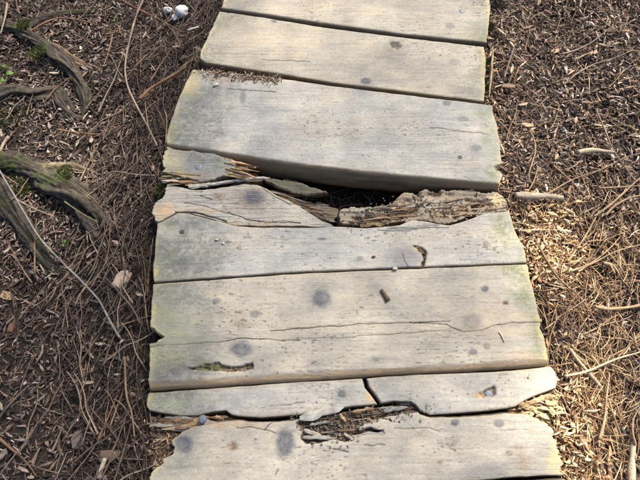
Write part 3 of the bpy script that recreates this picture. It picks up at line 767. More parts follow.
for i in range(50):
    x0 = 345 + r2.random() * 140; y0 = np.interp(x0, [345, 390, 420, 450, 490], [216, 212, 204, 211, 205]) + (r2.random() - 0.5) * 12
    ln_ = 7 + r2.random() * 24
    A_ = SURF[P4R](x0, y0); B_ = SURF[P4R](x0 + ln_, y0 + ln_ * (0.3 * r2.random() - 0.2))
    A_[2] += 0.003; B_[2] += 0.003
    shard('splinter', A_, B_, 0.0014 + 0.005 * r2.random() ** 2, 0.0025, M_WOOD, [WARM * 0.8, ROT * 1.8, ROT * 1.4, np.array([0.28, 0.21, 0.14])][int(r2.integers(4))], P4R, 1800 + i, n=7)
for i in range(18):     # frayed fibres on the near edge of the rotted trough of the front strip
    x0 = 375 + r2.random() * 50; y0 = 225 + r2.random() * 4 - 0.06 * (x0 - 375)
    A_ = SURF[P5](x0, y0 + 2); B_ = SURF[P5](x0 + 14 + 16 * r2.random(), y0 + 1 + 2 * r2.random())
    A_[2] += 0.001; B_[2] += 0.001
    shard('splinter', A_, B_, 0.003, 0.003, M_WOOD, GREY * (0.7 + 0.4 * r2.random()), P5, 900 + i, n=6)

# ------------------------------------------------------------------ loose litter (uncountable: joined)
def strands(name, n, x, y, az, L, r, cols, lift, zfun, K=5, curl=0.22, mat=None, label=''):
    s = np.linspace(-0.5, 0.5, K)[None, :]
    k = rng.normal(0, curl, n)[:, None]
    a = az[:, None] + k * s * 2
    X = x[:, None] + L[:, None] * np.cumsum(np.cos(a), 1) / K; Y = y[:, None] + L[:, None] * np.cumsum(np.sin(a), 1) / K
    X -= X.mean(1, keepdims=True) - x[:, None]; Y -= Y.mean(1, keepdims=True) - y[:, None]
    Z = zfun(X, Y)
    Z = 0.45 * Z + 0.55 * Z.mean(1, keepdims=True) + lift[:, None] + rng.normal(0, 0.10, n)[:, None] * s * L[:, None] + (0.25 - s ** 2) * 0.06 * L[:, None]
    R = r[:, None] * (1 - 0.55 * np.abs(s * 2) ** 3)
    nx, ny = -np.sin(a), np.cos(a)
    V = np.empty((n, K, 3, 3))
    for j, t in enumerate((np.pi / 2, np.pi * 7 / 6, np.pi * 11 / 6)):
        V[:, :, j, 0] = X + nx * R * np.cos(t); V[:, :, j, 1] = Y + ny * R * np.cos(t); V[:, :, j, 2] = Z + R * np.sin(t)
    base = (np.arange(n) * K * 3)[:, None, None] + (np.arange(K - 1) * 3)[None, :, None]
    j = np.arange(3)[None, None, :]; j2 = (j + 1) % 3
    F = np.stack([base + j, base + 3 + j, base + 3 + j2, base + j2], -1).reshape(-1, 4)
    C = np.repeat(cols, K * 3, axis=0)
    o = mk(name, V.reshape(-1, 3), F, mat or M_LIT, C, origin=np.zeros(3))
    return tag(o, label, None, None, 'stuff')
def flakes(name, n, x, y, z, l, w, t, cols, tiltsd, label, mat=None, az=None):
    az = rng.random(n) * 2 * np.pi if az is None else az
    tx, ty = rng.normal(0, tiltsd, n), rng.normal(0, tiltsd, n)
    d = np.stack([np.cos(az), np.sin(az), tx], 1); d /= np.linalg.norm(d, axis=1, keepdims=True)
    s = np.stack([-np.sin(az), np.cos(az), ty], 1); s -= d * (d * s).sum(1, keepdims=True); s /= np.linalg.norm(s, axis=1, keepdims=True)
    u = np.cross(d, s)
    c = np.stack([x, y, z], 1)
    V = np.empty((n, 3, 3, 3))
    bow = rng.normal(0, 0.16, n) * l
    skew = rng.normal(0, 0.25, n) * w
    rid = rng.uniform(-0.8, 0.8, n)
    for k, a in enumerate((-1, 0.15, 1)):
        jw = (0.05 + 0.55 * rng.random(n)) if k != 1 else 0.8 + 0.4 * rng.random(n)
        cc = c + d * (a * l / 2 * (0.85 + 0.3 * rng.random(n)))[:, None] + u * (bow * (1 - a * a))[:, None] + s * (skew * a)[:, None]
        for j, (b, e) in enumerate(((-1, -0.5), (1, -0.5), (rid, 1))):
            V[:, k, j] = cc + s * (b * w / 2 * jw)[:, None] + u * (e * t / 2)[:, None]
    q = np.array([(k + j, k + (j + 1) % 3, k + 3 + (j + 1) % 3, k + 3 + j) for k in (0, 3) for j in range(3)])
    F = (np.arange(n) * 9)[:, None, None] + q[None]
    o = mk(name, V.reshape(-1, 3), F.reshape(-1, 4), mat or M_LIT, np.repeat(cols, 9, axis=0), smooth=False, origin=np.zeros(3))
    return tag(o, label, None, None, 'stuff')
def pick(pal, n, wts=None):
    pal = np.array(pal)
    w = None if wts is None else np.array(wts) / np.sum(wts)
    return pal[rng.choice(len(pal), n, p=w)] * np.exp(rng.normal(0, 0.36, n))[:, None]
def scatter(n, x0, x1, y0, y1, dens):
    x = rng.uniform(x0, x1, n * 14); y = rng.uniform(y0, y1, n * 14)
    k = rng.random(n * 14) < dens(x, y)
    return x[k][:n], y[k][:n]
dL = lambda x, y: xl(y) - x
dR = lambda x, y: x - xr(y)
BR = [(0.125, 0.092, 0.074), (0.070, 0.053, 0.044), (0.165, 0.120, 0.095), (0.190, 0.160, 0.145), (0.32, 0.26, 0.215), (0.035, 0.027, 0.023)]
TAN = [(0.235, 0.165, 0.120), (0.35, 0.255, 0.185), (0.15, 0.105, 0.080), (0.46, 0.365, 0.275), (0.07, 0.050, 0.040), (0.34, 0.285, 0.250)]
PALE = [(0.55, 0.41, 0.25), (0.48, 0.31, 0.17), (0.34, 0.20, 0.105), (0.60, 0.48, 0.33), (0.16, 0.095, 0.055)]

# left: a thatch of long dark needles and stalks beside the planks, thinning outwards
x, y = scatter(2700, -1.75, -0.2, -0.45, 2.2, lambda x, y: np.where(dL(x, y) > 0.0, np.clip(1.05 - dL(x, y) / 0.36, 0.04, 1), 0))
n = len(x)
strands('needle_litter', n, x, y, rng.normal(1.35, 0.75, n), rng.uniform(0.05, 0.19, n), rng.uniform(0.0006, 0.0019, n), pick([(0.095, 0.074, 0.062), (0.060, 0.047, 0.040), (0.125, 0.098, 0.082), (0.17, 0.145, 0.13), (0.035, 0.028, 0.025)], n, [3, 3, 2, 1.2, 2]), 0.005 + 0.035 * rng.random(n) * np.exp(-dL(x, y) / 0.18) + 0.006 * rng.random(n), gh, label='matted dark brown needles and stalks on the root side of the boardwalk')
x, y = scatter(46000, -1.9, -0.2, -0.5, 2.3, lambda x, y: np.where(dL(x, y) > 0.005, np.clip(0.45 + dL(x, y) * 1.2, 0, 1), 0))
n = len(x)
flakes('bark_litter', n, x, y, gh(x, y) + 0.002 + 0.006 * rng.random(n), rng.gamma(3, 0.0048, n) + 0.004, rng.gamma(3, 0.0014, n) + 0.0018, rng.uniform(0.0006, 0.003, n), pick(BR, n, [3, 2.5, 2.5, 2.5, 1.4, 2]), 0.28, 'crumbled brown bark and leaf bits on the root side of the boardwalk')
x, y = scatter(1500, -1.9, -0.2, -0.5, 2.3, lambda x, y: np.where(dL(x, y) > 0.005, 1, 0))
n = len(x)
strands('fine_litter', n, x, y, rng.random(n) * np.pi, rng.uniform(0.015, 0.05, n), rng.uniform(0.0006, 0.0014, n), pick(BR, n, [2, 2, 3, 2, 2, 1]), 0.004 + 0.010 * rng.random(n), gh, K=4, label='short broken needles strewn on the root side of the boardwalk')
# right
x, y = scatter(3400, 0.2, 1.75, -0.45, 2.2, lambda x, y: np.where(dR(x, y) > 0.0, (0.35 + 0.65 * sstep(0.95, 0.45, y)) * np.clip(0.95 - dR(x, y) / 1.2, 0.2, 1), 0))
n = len(x)
strands('straw_litter', n, x, y, rng.normal(1.3, 1.0, n), rng.uniform(0.03, 0.14, n), rng.uniform(0.0006, 0.0016, n), pick(TAN, n, [3, 2, 3, 1, 3, 1.5]), 0.004 + 0.018 * rng.random(n), gh, label='dry tan stalks and needles on the chip side of the boardwalk')
x, y = scatter(36000, 0.2, 1.9, -0.5, 2.3, lambda x, y: np.where(dR(x, y) > 0.0, 1.0, 0))
n = len(x)
flakes('chip_litter', n, x, y, gh(x, y) + 0.003 + 0.010 * rng.random(n), rng.gamma(3, 0.0052, n) + 0.004, rng.gamma(3, 0.0014, n) + 0.0018, rng.uniform(0.0006, 0.003, n), pick(TAN + BR[:3], n, [2.5, 1.8, 3, 0.8, 1.5, 2.6, 2, 1.2, 1.8]), 0.24, 'brown bark and leaf crumbs on the chip side of the boardwalk')
def pale_d(x, y):
    px, py = proj(x, y, 0.06)
    d = np.exp(-(((px - 548) / 30) ** 2 + ((py - 245) / 34) ** 2)) + np.exp(-(((px - 576) / 26) ** 2 + ((py - 440) / 50) ** 2)) + 0.06 * np.exp(-(dR(x, y) / 0.06) ** 2)
    return np.where(dR(x, y) > -0.004, np.clip(d, 0, 1) , 0)
x, y = scatter(4200, 0.2, 1.2, -0.2, 1.3, pale_d)
n = len(x)
flakes('pale_chip_litter', n, x, y, gh(x, y) + 0.008 + 0.030 * rng.random(n), rng.gamma(3, 0.0040, n) + 0.004, rng.gamma(3, 0.0014, n) + 0.002, rng.uniform(0.001, 0.003, n), pick(PALE, n, [2, 2, 2, 1, 1.5]), 0.4, 'crumbled yellow rotten wood chips beside the plank ends')
def bleached(x, y):  # pale straw laid where the sun falls, brightness put into its colour
    px, py = proj(x, y, 0.05)
    return np.where(dR(x, y) > 0.0, np.clip(np.exp(-(((px - 585) / 42) ** 2 + ((py - 430) / 75) ** 2)) + 0.4 * np.exp(-(((px - 590) / 60) ** 2 + ((py - 260) / 50) ** 2)), 0, 1), 0)
x, y = scatter(1500, 0.2, 1.3, -0.3, 1.3, bleached)
n = len(x)
strands('sunpatch_straw', n, x, y, rng.normal(1.5, 0.8, n), rng.uniform(0.03, 0.12, n), rng.uniform(0.0008, 0.0020, n), pick([(0.58, 0.45, 0.28), (0.50, 0.37, 0.22), (0.40, 0.27, 0.15), (0.24, 0.15, 0.085)], n), 0.012 + 0.022 * rng.random(n), gh, label='bleached straw coloured brighter as a sun patch on the chips by the long split plank end')
# crumbs of rot and needles caught on the planks
def on_deck(name, pl, pts, n, l, w, cols, label, spread, tl=0.25, up=0.0015):
    pts = np.array(pts, float)
    c = resample(pts, 200)[rng.integers(0, 200, n)] + rng.normal(0, 1, (n, 2)) * np.array(spread)
    W = np.array([SURF[pl](*q) for q in c])
    return flakes(name, n, W[:, 0], W[:, 1], W[:, 2] + up, rng.gamma(3, l / 3, n) + 0.002, rng.gamma(3, w / 3, n) + 0.0012, rng.uniform(0.0006, 0.002, n), cols, tl, label)
on_deck('plank_debris', P3, [(206, 72), (240, 77), (278, 80)], 420, 0.008, 0.0022, pick(TAN + BR[:3], 420), 'crumbs and needles caught along the back edge of the raised plank', (5, 2.2))
on_deck('trough_debris', P8, [(305, 425), (340, 424), (350, 433), (320, 434), (360, 415), (410, 407)], 560, 0.006, 0.0024, pick([(0.10, 0.085, 0.070), (0.065, 0.052, 0.043), (0.15, 0.125, 0.105), (0.24, 0.205, 0.17)], 560), 'dark crumbled rot lying in the trough of the split plank', (11, 5), 0.5, 0.003)
on_deck('rot_debris', P4R, [(350, 218), (385, 216), (410, 204), (440, 212), (470, 206), (500, 206)], 320, 0.008, 0.0022, pick([(0.11, 0.08, 0.055), (0.07, 0.05, 0.04), (0.22, 0.17, 0.12), (0.34, 0.27, 0.19), (0.20, 0.12, 0.07)], 320), 'brown crumbled rot on the rim of the hole', (12, 5), 0.5, 0.003)
on_deck('corner_debris', FB, [(152, 425), (175, 424), (200, 424), (158, 445), (160, 460)], 600, 0.010, 0.0032, pick([(0.14, 0.09, 0.06), (0.07, 0.05, 0.04), (0.25, 0.18, 0.12), (0.34, 0.25, 0.17)], 600), 'brown crumbs on the rotten plank corner', (9, 6), 0.5, 0.004)
# needles fallen into the dark hole
x, y = unp(np.c_[rng.uniform(290, 430, 260), rng.uniform(185, 225, 260)], 0.0)[:, :2].T
n = len(x)
strands('hole_litter', n, x, y, rng.random(n) * np.pi, rng.uniform(0.04, 0.12, n), rng.uniform(0.0008, 0.002, n), pick(BR, n), 0.004 + 0.03 * rng.random(n), gh, label='needles and stalks fallen into the dark hole')

# ------------------------------------------------------------------ tubes: roots, sticks, twigs
def tube(name, P, r0, r1, mat, col, seed=0, sides=7, n=None, knob=0.22, parent=None, flat=1.0, colfun=None, ridge=0.0, step=0.008):
    P = np.asarray(P, float)
    L = np.linalg.norm(np.diff(P, axis=0), axis=1).sum()
    n = n or int(np.clip(L / step, 5, 320))
    Q = smooth_curve(P, n)
    T = np.gradient(Q, axis=0); T /= np.linalg.norm(T, axis=1, keepdims=True) + 1e-9
    up = np.array([0, 0, 1.0])
    S = np.cross(T, up); S /= np.linalg.norm(S, axis=1, keepdims=True) + 1e-9
    U = np.cross(S, T)
    s = np.linspace(0, 1, n)
    R = r0 + (r1 - r0) * s
    R = R * (1 + knob * 2 * (fbm(s * L * 22 + seed * 3.3, s * 0 + seed, seed, 3) - 0.5))
    a = np.linspace(0, 2 * np.pi, sides, endpoint=False)
    SS, AA = np.meshgrid(s * L, a, indexing='ij')
    m = np.ones_like(SS)
    if ridge:
        ca, sa = np.cos(AA), np.sin(AA)
        m += ridge * 2.6 * (fbm(SS * 9 + ca * 1.3, sa * 1.7 + ca * 0.9 + seed, seed + 3, 4) - 0.5) + ridge * 0.9 * (fbm(SS * 22 + ca * 5, sa * 5, seed + 4, 4) - 0.5) + ridge * 0.22 * (fbm(SS * 120 + ca * 9, sa * 9, seed + 5, 2) - 0.5)
    V = Q[:, None] + S[:, None] * (np.cos(AA) * m * R[:, None])[..., None] + U[:, None] * (np.sin(AA) * m * R[:, None] * flat)[..., None]
    C = np.broadcast_to(np.asarray(col), V.shape) * (0.35 + 1.3 * fbm(SS * 30 + np.cos(AA) * 3, np.sin(AA) * 4, seed + 7, 4))[..., None]
    if ridge:
        ck = sstep(0.50, 0.62, fbm(SS * 12 + np.cos(AA) * 2, np.sin(AA) * 7 + np.cos(AA) * 5, seed + 9, 4))
        C = C * (1.25 - 0.85 * ck)[..., None]
        V = V - (S[:, None] * (np.cos(AA) * R[:, None] * 0.13 * ck)[..., None] + U[:, None] * (np.sin(AA) * R[:, None] * flat * 0.13 * ck)[..., None])
    if colfun is not None: C = colfun(V, np.sin(AA), C)
    i = np.arange(n * sides).reshape(n, sides)
    F = np.stack([i[:-1], i[1:], np.roll(i[1:], -1, 1), np.roll(i[:-1], -1, 1)], -1).reshape(-1, 4).tolist()
    F.append(i[0].tolist()); F.append(i[-1, ::-1].tolist())
    return mk(name, V.reshape(-1, 3), F, mat, C.reshape(-1, 3), parent)
MOSS = np.array([0.055, 0.075, 0.022])
def mossy(amt, sd):
    def f(V, upn, C):
        k = sstep(0.52, 0.66, fbm(V[..., 0] * 22, V[..., 1] * 22, sd, 4)) * np.clip(0.3 + upn, 0, 1) * amt * 0.6
        return mix(C, MOSS, k)
    return f
def root_pts(p, up):
    w = ung(p); w[:, 2] = gh(w[:, 0], w[:, 1]) + np.asarray(up) * 1.0 - 0.007; return w
BARK = np.array([0.062, 0.054, 0.045])
RR = lambda r: r / 320.0
R1 = tube('tree_root', root_pts([(-30, 18), (0, 27), (22, 34), (42, 46), (60, 60), (76, 76), (86, 92), (88, 106), (82, 118)], [0.02, 0.025, 0.03, 0.03, 0.03, 0.03, 0.026, 0.02, 0.0]), RR(8), RR(6), M_BARK, BARK, 3, 44, ridge=0.50, step=0.0045, colfun=mossy(0.9, 5), flat=0.8)
tag(R1, 'gnarled mossy root bending down to meet a lower root', 'root', 'surface roots on the root side of the boardwalk')
tube('root_branch', root_pts([(28, 34), (45, 24), (70, 17), (100, 14), (118, 18)], [0.02, 0.022, 0.02, 0.012, -0.004]), RR(6), RR(2.5), M_BARK, BARK * 0.9, 4, 32, ridge=0.45, step=0.0045, parent=R1, colfun=mossy(0.5, 6), flat=0.8)
tube('root_branch', root_pts([(42, 46), (58, 52), (74, 62), (90, 69), (106, 71)], [0.02, 0.022, 0.02, 0.012, -0.003]), RR(5), RR(3), M_BARK, np.array([0.15, 0.105, 0.07]), 5, 32, ridge=0.45, step=0.0045, parent=R1, flat=0.8)
R2 = tube('tree_root', root_pts([(-30, 104), (0, 99), (18, 95), (36, 98), (52, 96), (60, 97), (64, 106), (72, 116), (80, 120)], [0.015, 0.018, 0.02, 0.02, 0.02, 0.02, 0.02, 0.012, -0.004]), RR(8), RR(8), M_BARK, BARK * 0.95, 8, 44, ridge=0.50, step=0.0045, colfun=mossy(0.5, 7), flat=0.8)
tag(R2, 'knuckled grey brown root kinked at its end', 'root', 'surface roots on the root side of the boardwalk')
R3 = tube('tree_root', root_pts([(-30, 160), (0, 166), (20, 168), (42, 177), (62, 190), (82, 203), (96, 217), (104, 229), (108, 240)], [0.02, 0.025, 0.03, 0.032, 0.034, 0.034, 0.030, 0.014, -0.03]), RR(11), RR(12), M_BARK, BARK * 1.05, 12, 52, ridge=0.55, step=0.0045, colfun=mossy(0.9, 9), flat=0.75)
tag(R3, 'thickest root, flaking and mossy, running towards the broken plank', 'root', 'surface roots on the root side of the boardwalk')
tube('root_branch', root_pts([(44, 174), (64, 172), (84, 174), (104, 178)], [0.022, 0.024, 0.016, -0.004]), RR(8), RR(5), M_BARK, np.array([0.13, 0.105, 0.07]), 13, 36, ridge=0.50, step=0.0045, parent=R3, colfun=mossy(0.5, 10), flat=0.7)
R4 = tube('tree_root', root_pts([(-30, 172), (-6, 186), (10, 204), (26, 228), (40, 248), (52, 268), (66, 276)], [0.014, 0.02, 0.024, 0.024, 0.02, 0.012, -0.004]), RR(12), RR(7), M_BARK, BARK * 0.75, 16, 44, ridge=0.50, step=0.0045, colfun=mossy(0.3, 12), flat=0.7)
tag(R4, 'dark bare root tapering into the litter under a pale switch', 'root', 'surface roots on the root side of the boardwalk')
R5 = tube('tree_root', root_pts([(-30, 60), (-5, 66), (8, 68), (20, 72)], [0.01, 0.012, 0.008, -0.004]), RR(6), RR(4), M_BARK, BARK, 18, 32, ridge=0.50, step=0.0045, colfun=mossy(0.5, 14), flat=0.7)
tag(R5, 'short stub of root beside a green seedling', 'root', 'surface roots on the root side of the boardwalk')

for P_, k_, r_, sd_ in ((R1, [(62, 62), (52, 74), (46, 88)], 2.2, 71), (R1, [(84, 88), (98, 92), (112, 90)], 2.0, 72), (R3, [(64, 192), (52, 204), (46, 218)], 2.6, 73), (R3, [(96, 214), (112, 216), (128, 224)], 2.8, 74), (R2, [(36, 98), (40, 110), (52, 122)], 2.2, 75), (R4, [(20, 218), (10, 232), (4, 248)], 2.6, 76)):
    tube('rootlet', root_pts(k_, [0.016, 0.010, 0.002]), RR(r_), RR(r_ * 0.5), M_BARK, BARK, sd_, 10, ridge=0.3, parent=P_)
# litter banked against the roots
cl = np.vstack([resample(ung(q), 120) for q in ([(0, 27), (42, 46), (76, 76), (88, 106)], [(0, 99), (36, 98), (60, 97), (78, 118)], [(0, 166), (42, 177), (82, 203), (108, 240)], [(0, 196), (26, 228), (52, 268)], [(28, 34), (70, 17), (110, 16)], [(44, 174), (104, 178)])])
n = 5200
q = cl[rng.integers(0, len(cl), n)]
x = q[:, 0] + rng.normal(0, 0.030, n); y = q[:, 1] + rng.normal(0, 0.030, n)
flakes('root_litter', n, x, y, gh(x, y) + 0.004 + 0.014 * rng.random(n), rng.gamma(3, 0.0046, n) + 0.004, rng.gamma(3, 0.0014, n) + 0.0018, rng.uniform(0.0006, 0.003, n), pick(BR, n), 0.3, 'brown leaf and bark bits banked against the roots')

def twig(name, p, r, col, label, cat='twig', lift=0.012, seed=0, group=None, taper=0.5, sides=7, lifts=None, parent=None):
    w = ung(p)
    w[:, 2] = gh(w[:, 0], w[:, 1]) + (np.asarray(lifts) if lifts is not None else lift) + r / 330
    o = tube(name, w, r / 330 * 0.62, r / 330 * 0.62 * taper, M_STICK, np.asarray(col) * 0.82, seed, sides, knob=0.34, step=0.005, parent=parent)
    if label: tag(o, label, cat, group)
    return o
PB = np.array([0.30, 0.24, 0.19]); PG = np.array([0.24, 0.23, 0.225]); RB = np.array([0.22, 0.13, 0.08]); DB = np.array([0.09, 0.065, 0.05]); STRAWC = np.array([0.40, 0.30, 0.19])
twig('twig', [(151, -6), (141, 20), (134, 48), (130, 75), (133, 96), (143, 118), (155, 140), (163, 157)], 1.9, PB * 0.9, 'long smooth brown switch arching beside the knotted planks', lifts=[0.02, 0.03, 0.035, 0.04, 0.045, 0.05, 0.06, 0.055], seed=21, taper=0.8)
t2 = twig('twig', [(-8, 152), (4, 168), (20, 195), (36, 222), (50, 246), (68, 266), (88, 286), (104, 304), (116, 326), (124, 340)], 1.6, PG, 'long pale grey switch lying across the dark root', lifts=[0.06, 0.06, 0.06, 0.06, 0.05, 0.04, 0.035, 0.03, 0.03, 0.025], seed=22, taper=0.9)
twig('twig', [(16, 16), (14, 30), (10, 46)], 1.8, PB * 1.1, 'pale stick standing across the mossy bent root', lift=0.05, seed=23)
twig('twig', [(36, 40), (50, 32), (66, 27), (90, 30), (112, 38), (132, 44)], 1.5, RB * 1.2, 'reddish wiry twig bowed over the mossy bent root', lift=0.035, seed=24)
twig('twig', [(120, 5), (138, 15), (158, 25), (178, 36), (186, 40)], 1.5, RB * 1.3, 'straight reddish twig under the brown arching switch', lift=0.03, seed=25)
twig('twig', [(102, 118), (110, 100), (118, 84), (126, 60)], 1.5, PB * 0.9, 'thin upright brown twig beside the arching switch', lift=0.025, seed=26)
twig('twig', [(115, 40), (112, 55), (106, 72)], 1.5, RB * 1.3, 'short orange brown twig between root tip and arching switch', lift=0.02, seed=27)
twig('twig', [(4, 158), (8, 148), (13, 141)], 3.0, PB * 1.15, 'short blunt pale stick above the thickest root', lift=0.015, seed=28, taper=0.8, cat='stick')
twig('twig', [(20, 203), (36, 212), (60, 222)], 1.4, PB, 'thin twig crossing the litter between the lower roots', lift=0.03, seed=29)
twig('twig', [(62, 136), (84, 139), (104, 140), (124, 132)], 1.5, RB * 1.2, 'bundled reddish stalk above the thickest root', lift=0.03, seed=30)
twig('twig', [(74, 211), (90, 222), (106, 231)], 1.4, np.array([0.22, 0.2, 0.1]), 'olive stalk lying over the thickest root', lift=0.055, seed=31)
twig('twig', [(40, 255), (42, 245), (56, 228)], 1.2, RB, 'thin dark stalk by the dark bare root', lift=0.03, seed=32)
twig('twig', [(108, 366), (112, 352), (121, 330), (126, 318)], 1.2, DB * 1.6, 'thin bent stalk by the tip of the grey switch', lift=0.02, seed=33)
twig('twig', [(3, 418), (14, 404), (32, 386)], 1.4, PB * 0.8, 'straight brown twig on bare dark litter', lift=0.012, seed=34)
twig('twig', [(56, 452), (62, 438), (67, 424)], 1.6, PB * 0.8, 'short tan twig on dark litter near the rotten plank corner', lift=0.014, seed=35)
twig('twig', [(0, 436), (14, 448), (28, 460), (40, 476)], 2.0, np.array([0.20, 0.125, 0.08]), 'reddish brown stick lying on open dark litter', lift=0.010, seed=36, cat='stick')
twig('twig', [(104, 478), (106, 470), (110, 458)], 3.2, np.array([0.36, 0.33, 0.27]), 'stubby whitish stick beside the rotten plank corner', lift=0.02, seed=37, taper=0.85, cat='stick')
twig('twig', [(80, 462), (96, 448), (112, 438), (130, 424), (142, 418)], 1.8, DB * 1.3, 'dark bent branch touching the green plank end', lift=0.025, seed=38)
twig('twig', [(103, 440), (112, 420), (122, 396)], 1.5, RB * 0.9, 'slanting reddish stalk near the green plank end', lift=0.025, seed=39)
twig('twig', [(131, 360), (132, 386), (134, 402), (138, 414), (141, 438)], 1.8, np.array([0.24, 0.17, 0.11]), 'upright kinked tan stalk beside the green plank end', lift=0.04, seed=40)
twig('twig', [(84, 412), (86, 390), (90, 366)], 1.4, RB, 'long thin brown stalk on open dark litter', lift=0.02, seed=41)
twig('twig', [(50, 108), (62, 94), (76, 84)], 1.2, RB, 'thin stalk between the two upper roots', lift=0.03, seed=42)
twig('twig', [(150, 62), (142, 70), (128, 86), (118, 92)], 1.3, RB * 1.1, 'crossing stalk behind the arching switch', lift=0.03, seed=43)
twig('twig', [(145, 110), (158, 98), (176, 88), (190, 78)], 3.0, RB * 0.8, 'shaggy brown frond stem reaching the raised plank', lift=0.045, seed=44, cat='stick')
twig('twig', [(192, 45.5), (198, 43.5), (203, 42)], 2.2, np.array([0.40, 0.37, 0.30]), 'tiny whitish peg against the knotted plank end', lift=0.06, seed=45, taper=0.9, cat='stick')
# right
twig('stick', [(509, 203), (524, 204), (540, 204), (555, 206)], 5.2, np.array([0.42, 0.36, 0.29]), 'stout broken grey stick pointing away from the split plank end', 'stick', lift=0.034, seed=50, taper=0.9, sides=10)
twig('stick', [(572, 159), (586, 157), (598, 158), (608, 159)], 5.0, np.array([0.42, 0.35, 0.26]), 'flat pale broken stick lying amid twigs', 'stick', lift=0.022, seed=51, taper=0.5, sides=10)
k1 = twig('stick', [(587, 311), (600, 313), (616, 312), (632, 309), (646, 300)], 2.5, np.array([0.42, 0.31, 0.19]), 'forked tan stick with a bent branch', 'stick', lift=0.035, seed=52, taper=0.9, sides=9)
twig('branch', [(630, 309), (638, 312), (648, 315)], 2.0, np.array([0.40, 0.29, 0.18]), None, lift=0.035, seed=53, parent=k1)
twig('stick', [(623, 490), (623, 470), (624, 455), (625, 443)], 5.0, np.array([0.50, 0.42, 0.31]), 'thick whitish stick stub standing in sunlit straw', 'stick', lift=0.02, seed=54, taper=0.75, sides=10)
twig('twig', [(625, 445), (622, 432), (624, 418), (632, 405)], 1.6, STRAWC, 'slim stalk rising from the thick whitish stub', lift=0.04, seed=55)
twig('twig', [(556, 379), (578, 374), (604, 363), (624, 357), (646, 350)], 1.8, np.array([0.48, 0.40, 0.28]), 'bright straight stalk starting at the frayed yellow corner', lift=0.045, seed=56)
twig('stick', [(563, 352), (570, 362), (580, 374), (592, 388)], 2.8, np.array([0.46, 0.36, 0.25]), 'bleached flaking stick beside the frayed yellow corner', 'stick', lift=0.03, seed=57, taper=0.8, sides=9)
twig('twig', [(527, 206), (545, 198), (568, 185), (594, 176), (618, 164), (635, 159)], 1.7, np.array([0.30, 0.22, 0.15]), 'long straight twig running from the stout grey stick', lift=0.03, seed=58)
twig('twig', [(526, 136), (531, 148), (531, 160), (527, 172), (524, 182)], 1.7, STRAWC * 0.9, 'curved tan twig near the raised plank end', lift=0.025, seed=59)
twig('twig', [(534, 172), (530, 186), (523, 198)], 1.4, STRAWC * 0.8, 'thin twig above the stout grey stick', lift=0.025, seed=60)
twig('twig', [(560, 90), (572, 80), (590, 70), (612, 63), (628, 56)], 1.6, np.array([0.27, 0.22, 0.18]), 'gently curved brown twig on shaded bark crumbs', lift=0.022, seed=61)
twig('twig', [(558, 60), (572, 56), (588, 48), (606, 34)], 1.7, np.array([0.30, 0.25, 0.2]), 'curved pale twig parallel to the gently curved brown twig', lift=0.022, seed=62)
twig('twig', [(577, 0), (578, 6), (577, 12)], 2.2, np.array([0.36, 0.32, 0.27]), 'short pale peg amid dark bark crumbs', lift=0.014, seed=63, taper=0.9)
twig('twig', [(500, 86), (506, 68), (511, 52)], 1.6, np.array([0.26, 0.20, 0.16]), 'straight brown stalk beside the split yellow plank end', lift=0.035, seed=64)
twig('twig', [(516, 72), (512, 88), (524, 100), (536, 112)], 1.6, RB, 'bent brown twig beside the raised plank', lift=0.02, seed=65)
twig('twig', [(590, 118), (597, 134), (607, 158), (622, 180), (628, 188)], 1.7, np.array([0.27, 0.20, 0.15]), 'slanting brown twig crossing the long straight twig', lift=0.035, seed=66)
twig('twig', [(588, 222), (604, 210), (622, 194), (644, 174)], 2.0, np.array([0.34, 0.25, 0.17]), 'stiff tan twig crossing a level twig', lift=0.03, seed=67)
twig('twig', [(600, 220), (610, 210), (626, 202), (646, 199)], 2.0, np.array([0.33, 0.25, 0.17]), 'curved tan twig beside the stiff twig', lift=0.025, seed=68)
twig('twig', [(594, 193), (614, 192), (644, 190)], 1.6, np.array([0.30, 0.22, 0.15]), 'level twig crossing the stiff tan twig', lift=0.025, seed=69)
twig('twig', [(550, 170), (562, 180), (574, 192), (585, 204)], 1.5, np.array([0.30, 0.22, 0.15]), 'slanting twig below the flat pale stick', lift=0.02, seed=70)
twig('twig', [(516, 236), (534, 235), (552, 235)], 1.6, np.array([0.50, 0.42, 0.30]), 'pale stalk resting on yellow wood chips', lift=0.03, seed=71)
twig('twig', [(530, 244), (542, 266), (554, 284), (574, 302), (592, 330)], 1.8, np.array([0.24, 0.16, 0.10]), 'long dark twig running from the yellow chips into shadow', lift=0.03, seed=72)
twig('twig', [(564, 276), (586, 268), (610, 256), (646, 247)], 1.5, np.array([0.36, 0.28, 0.19]), 'long thin tan stalk over the shaded straw', lift=0.035, seed=73)
twig('twig', [(572, 276), (590, 264), (604, 252), (613, 242)], 1.8, np.array([0.40, 0.29, 0.18]), 'tan twig fanning out beside the long thin stalk', lift=0.03, seed=74)
twig('twig', [(562, 266), (572, 252), (580, 240), (590, 222)], 1.6, np.array([0.40, 0.30, 0.18]), 'leaning tan stalk at the rim of the yellow chips', lift=0.03, seed=75)
twig('twig', [(598, 267), (604, 268), (609, 277)], 3.0, np.array([0.45, 0.36, 0.22]), 'short hooked pale stick in shaded straw', 'stick', lift=0.02, seed=76)
twig('twig', [(556, 398), (566, 418), (578, 436)], 1.5, RB, 'dark stalk below the frayed yellow corner', lift=0.03, seed=77)
twig('twig', [(590, 440), (595, 420), (597, 398), (600, 376)], 1.8, STRAWC, 'upright bright stalk in sunlit straw', lift=0.04, seed=78)
twig('twig', [(574, 440), (584, 456), (590, 470), (594, 486)], 2.0, STRAWC * 1.1, 'stout bright stalk beside the long split plank end', lift=0.03, seed=79)
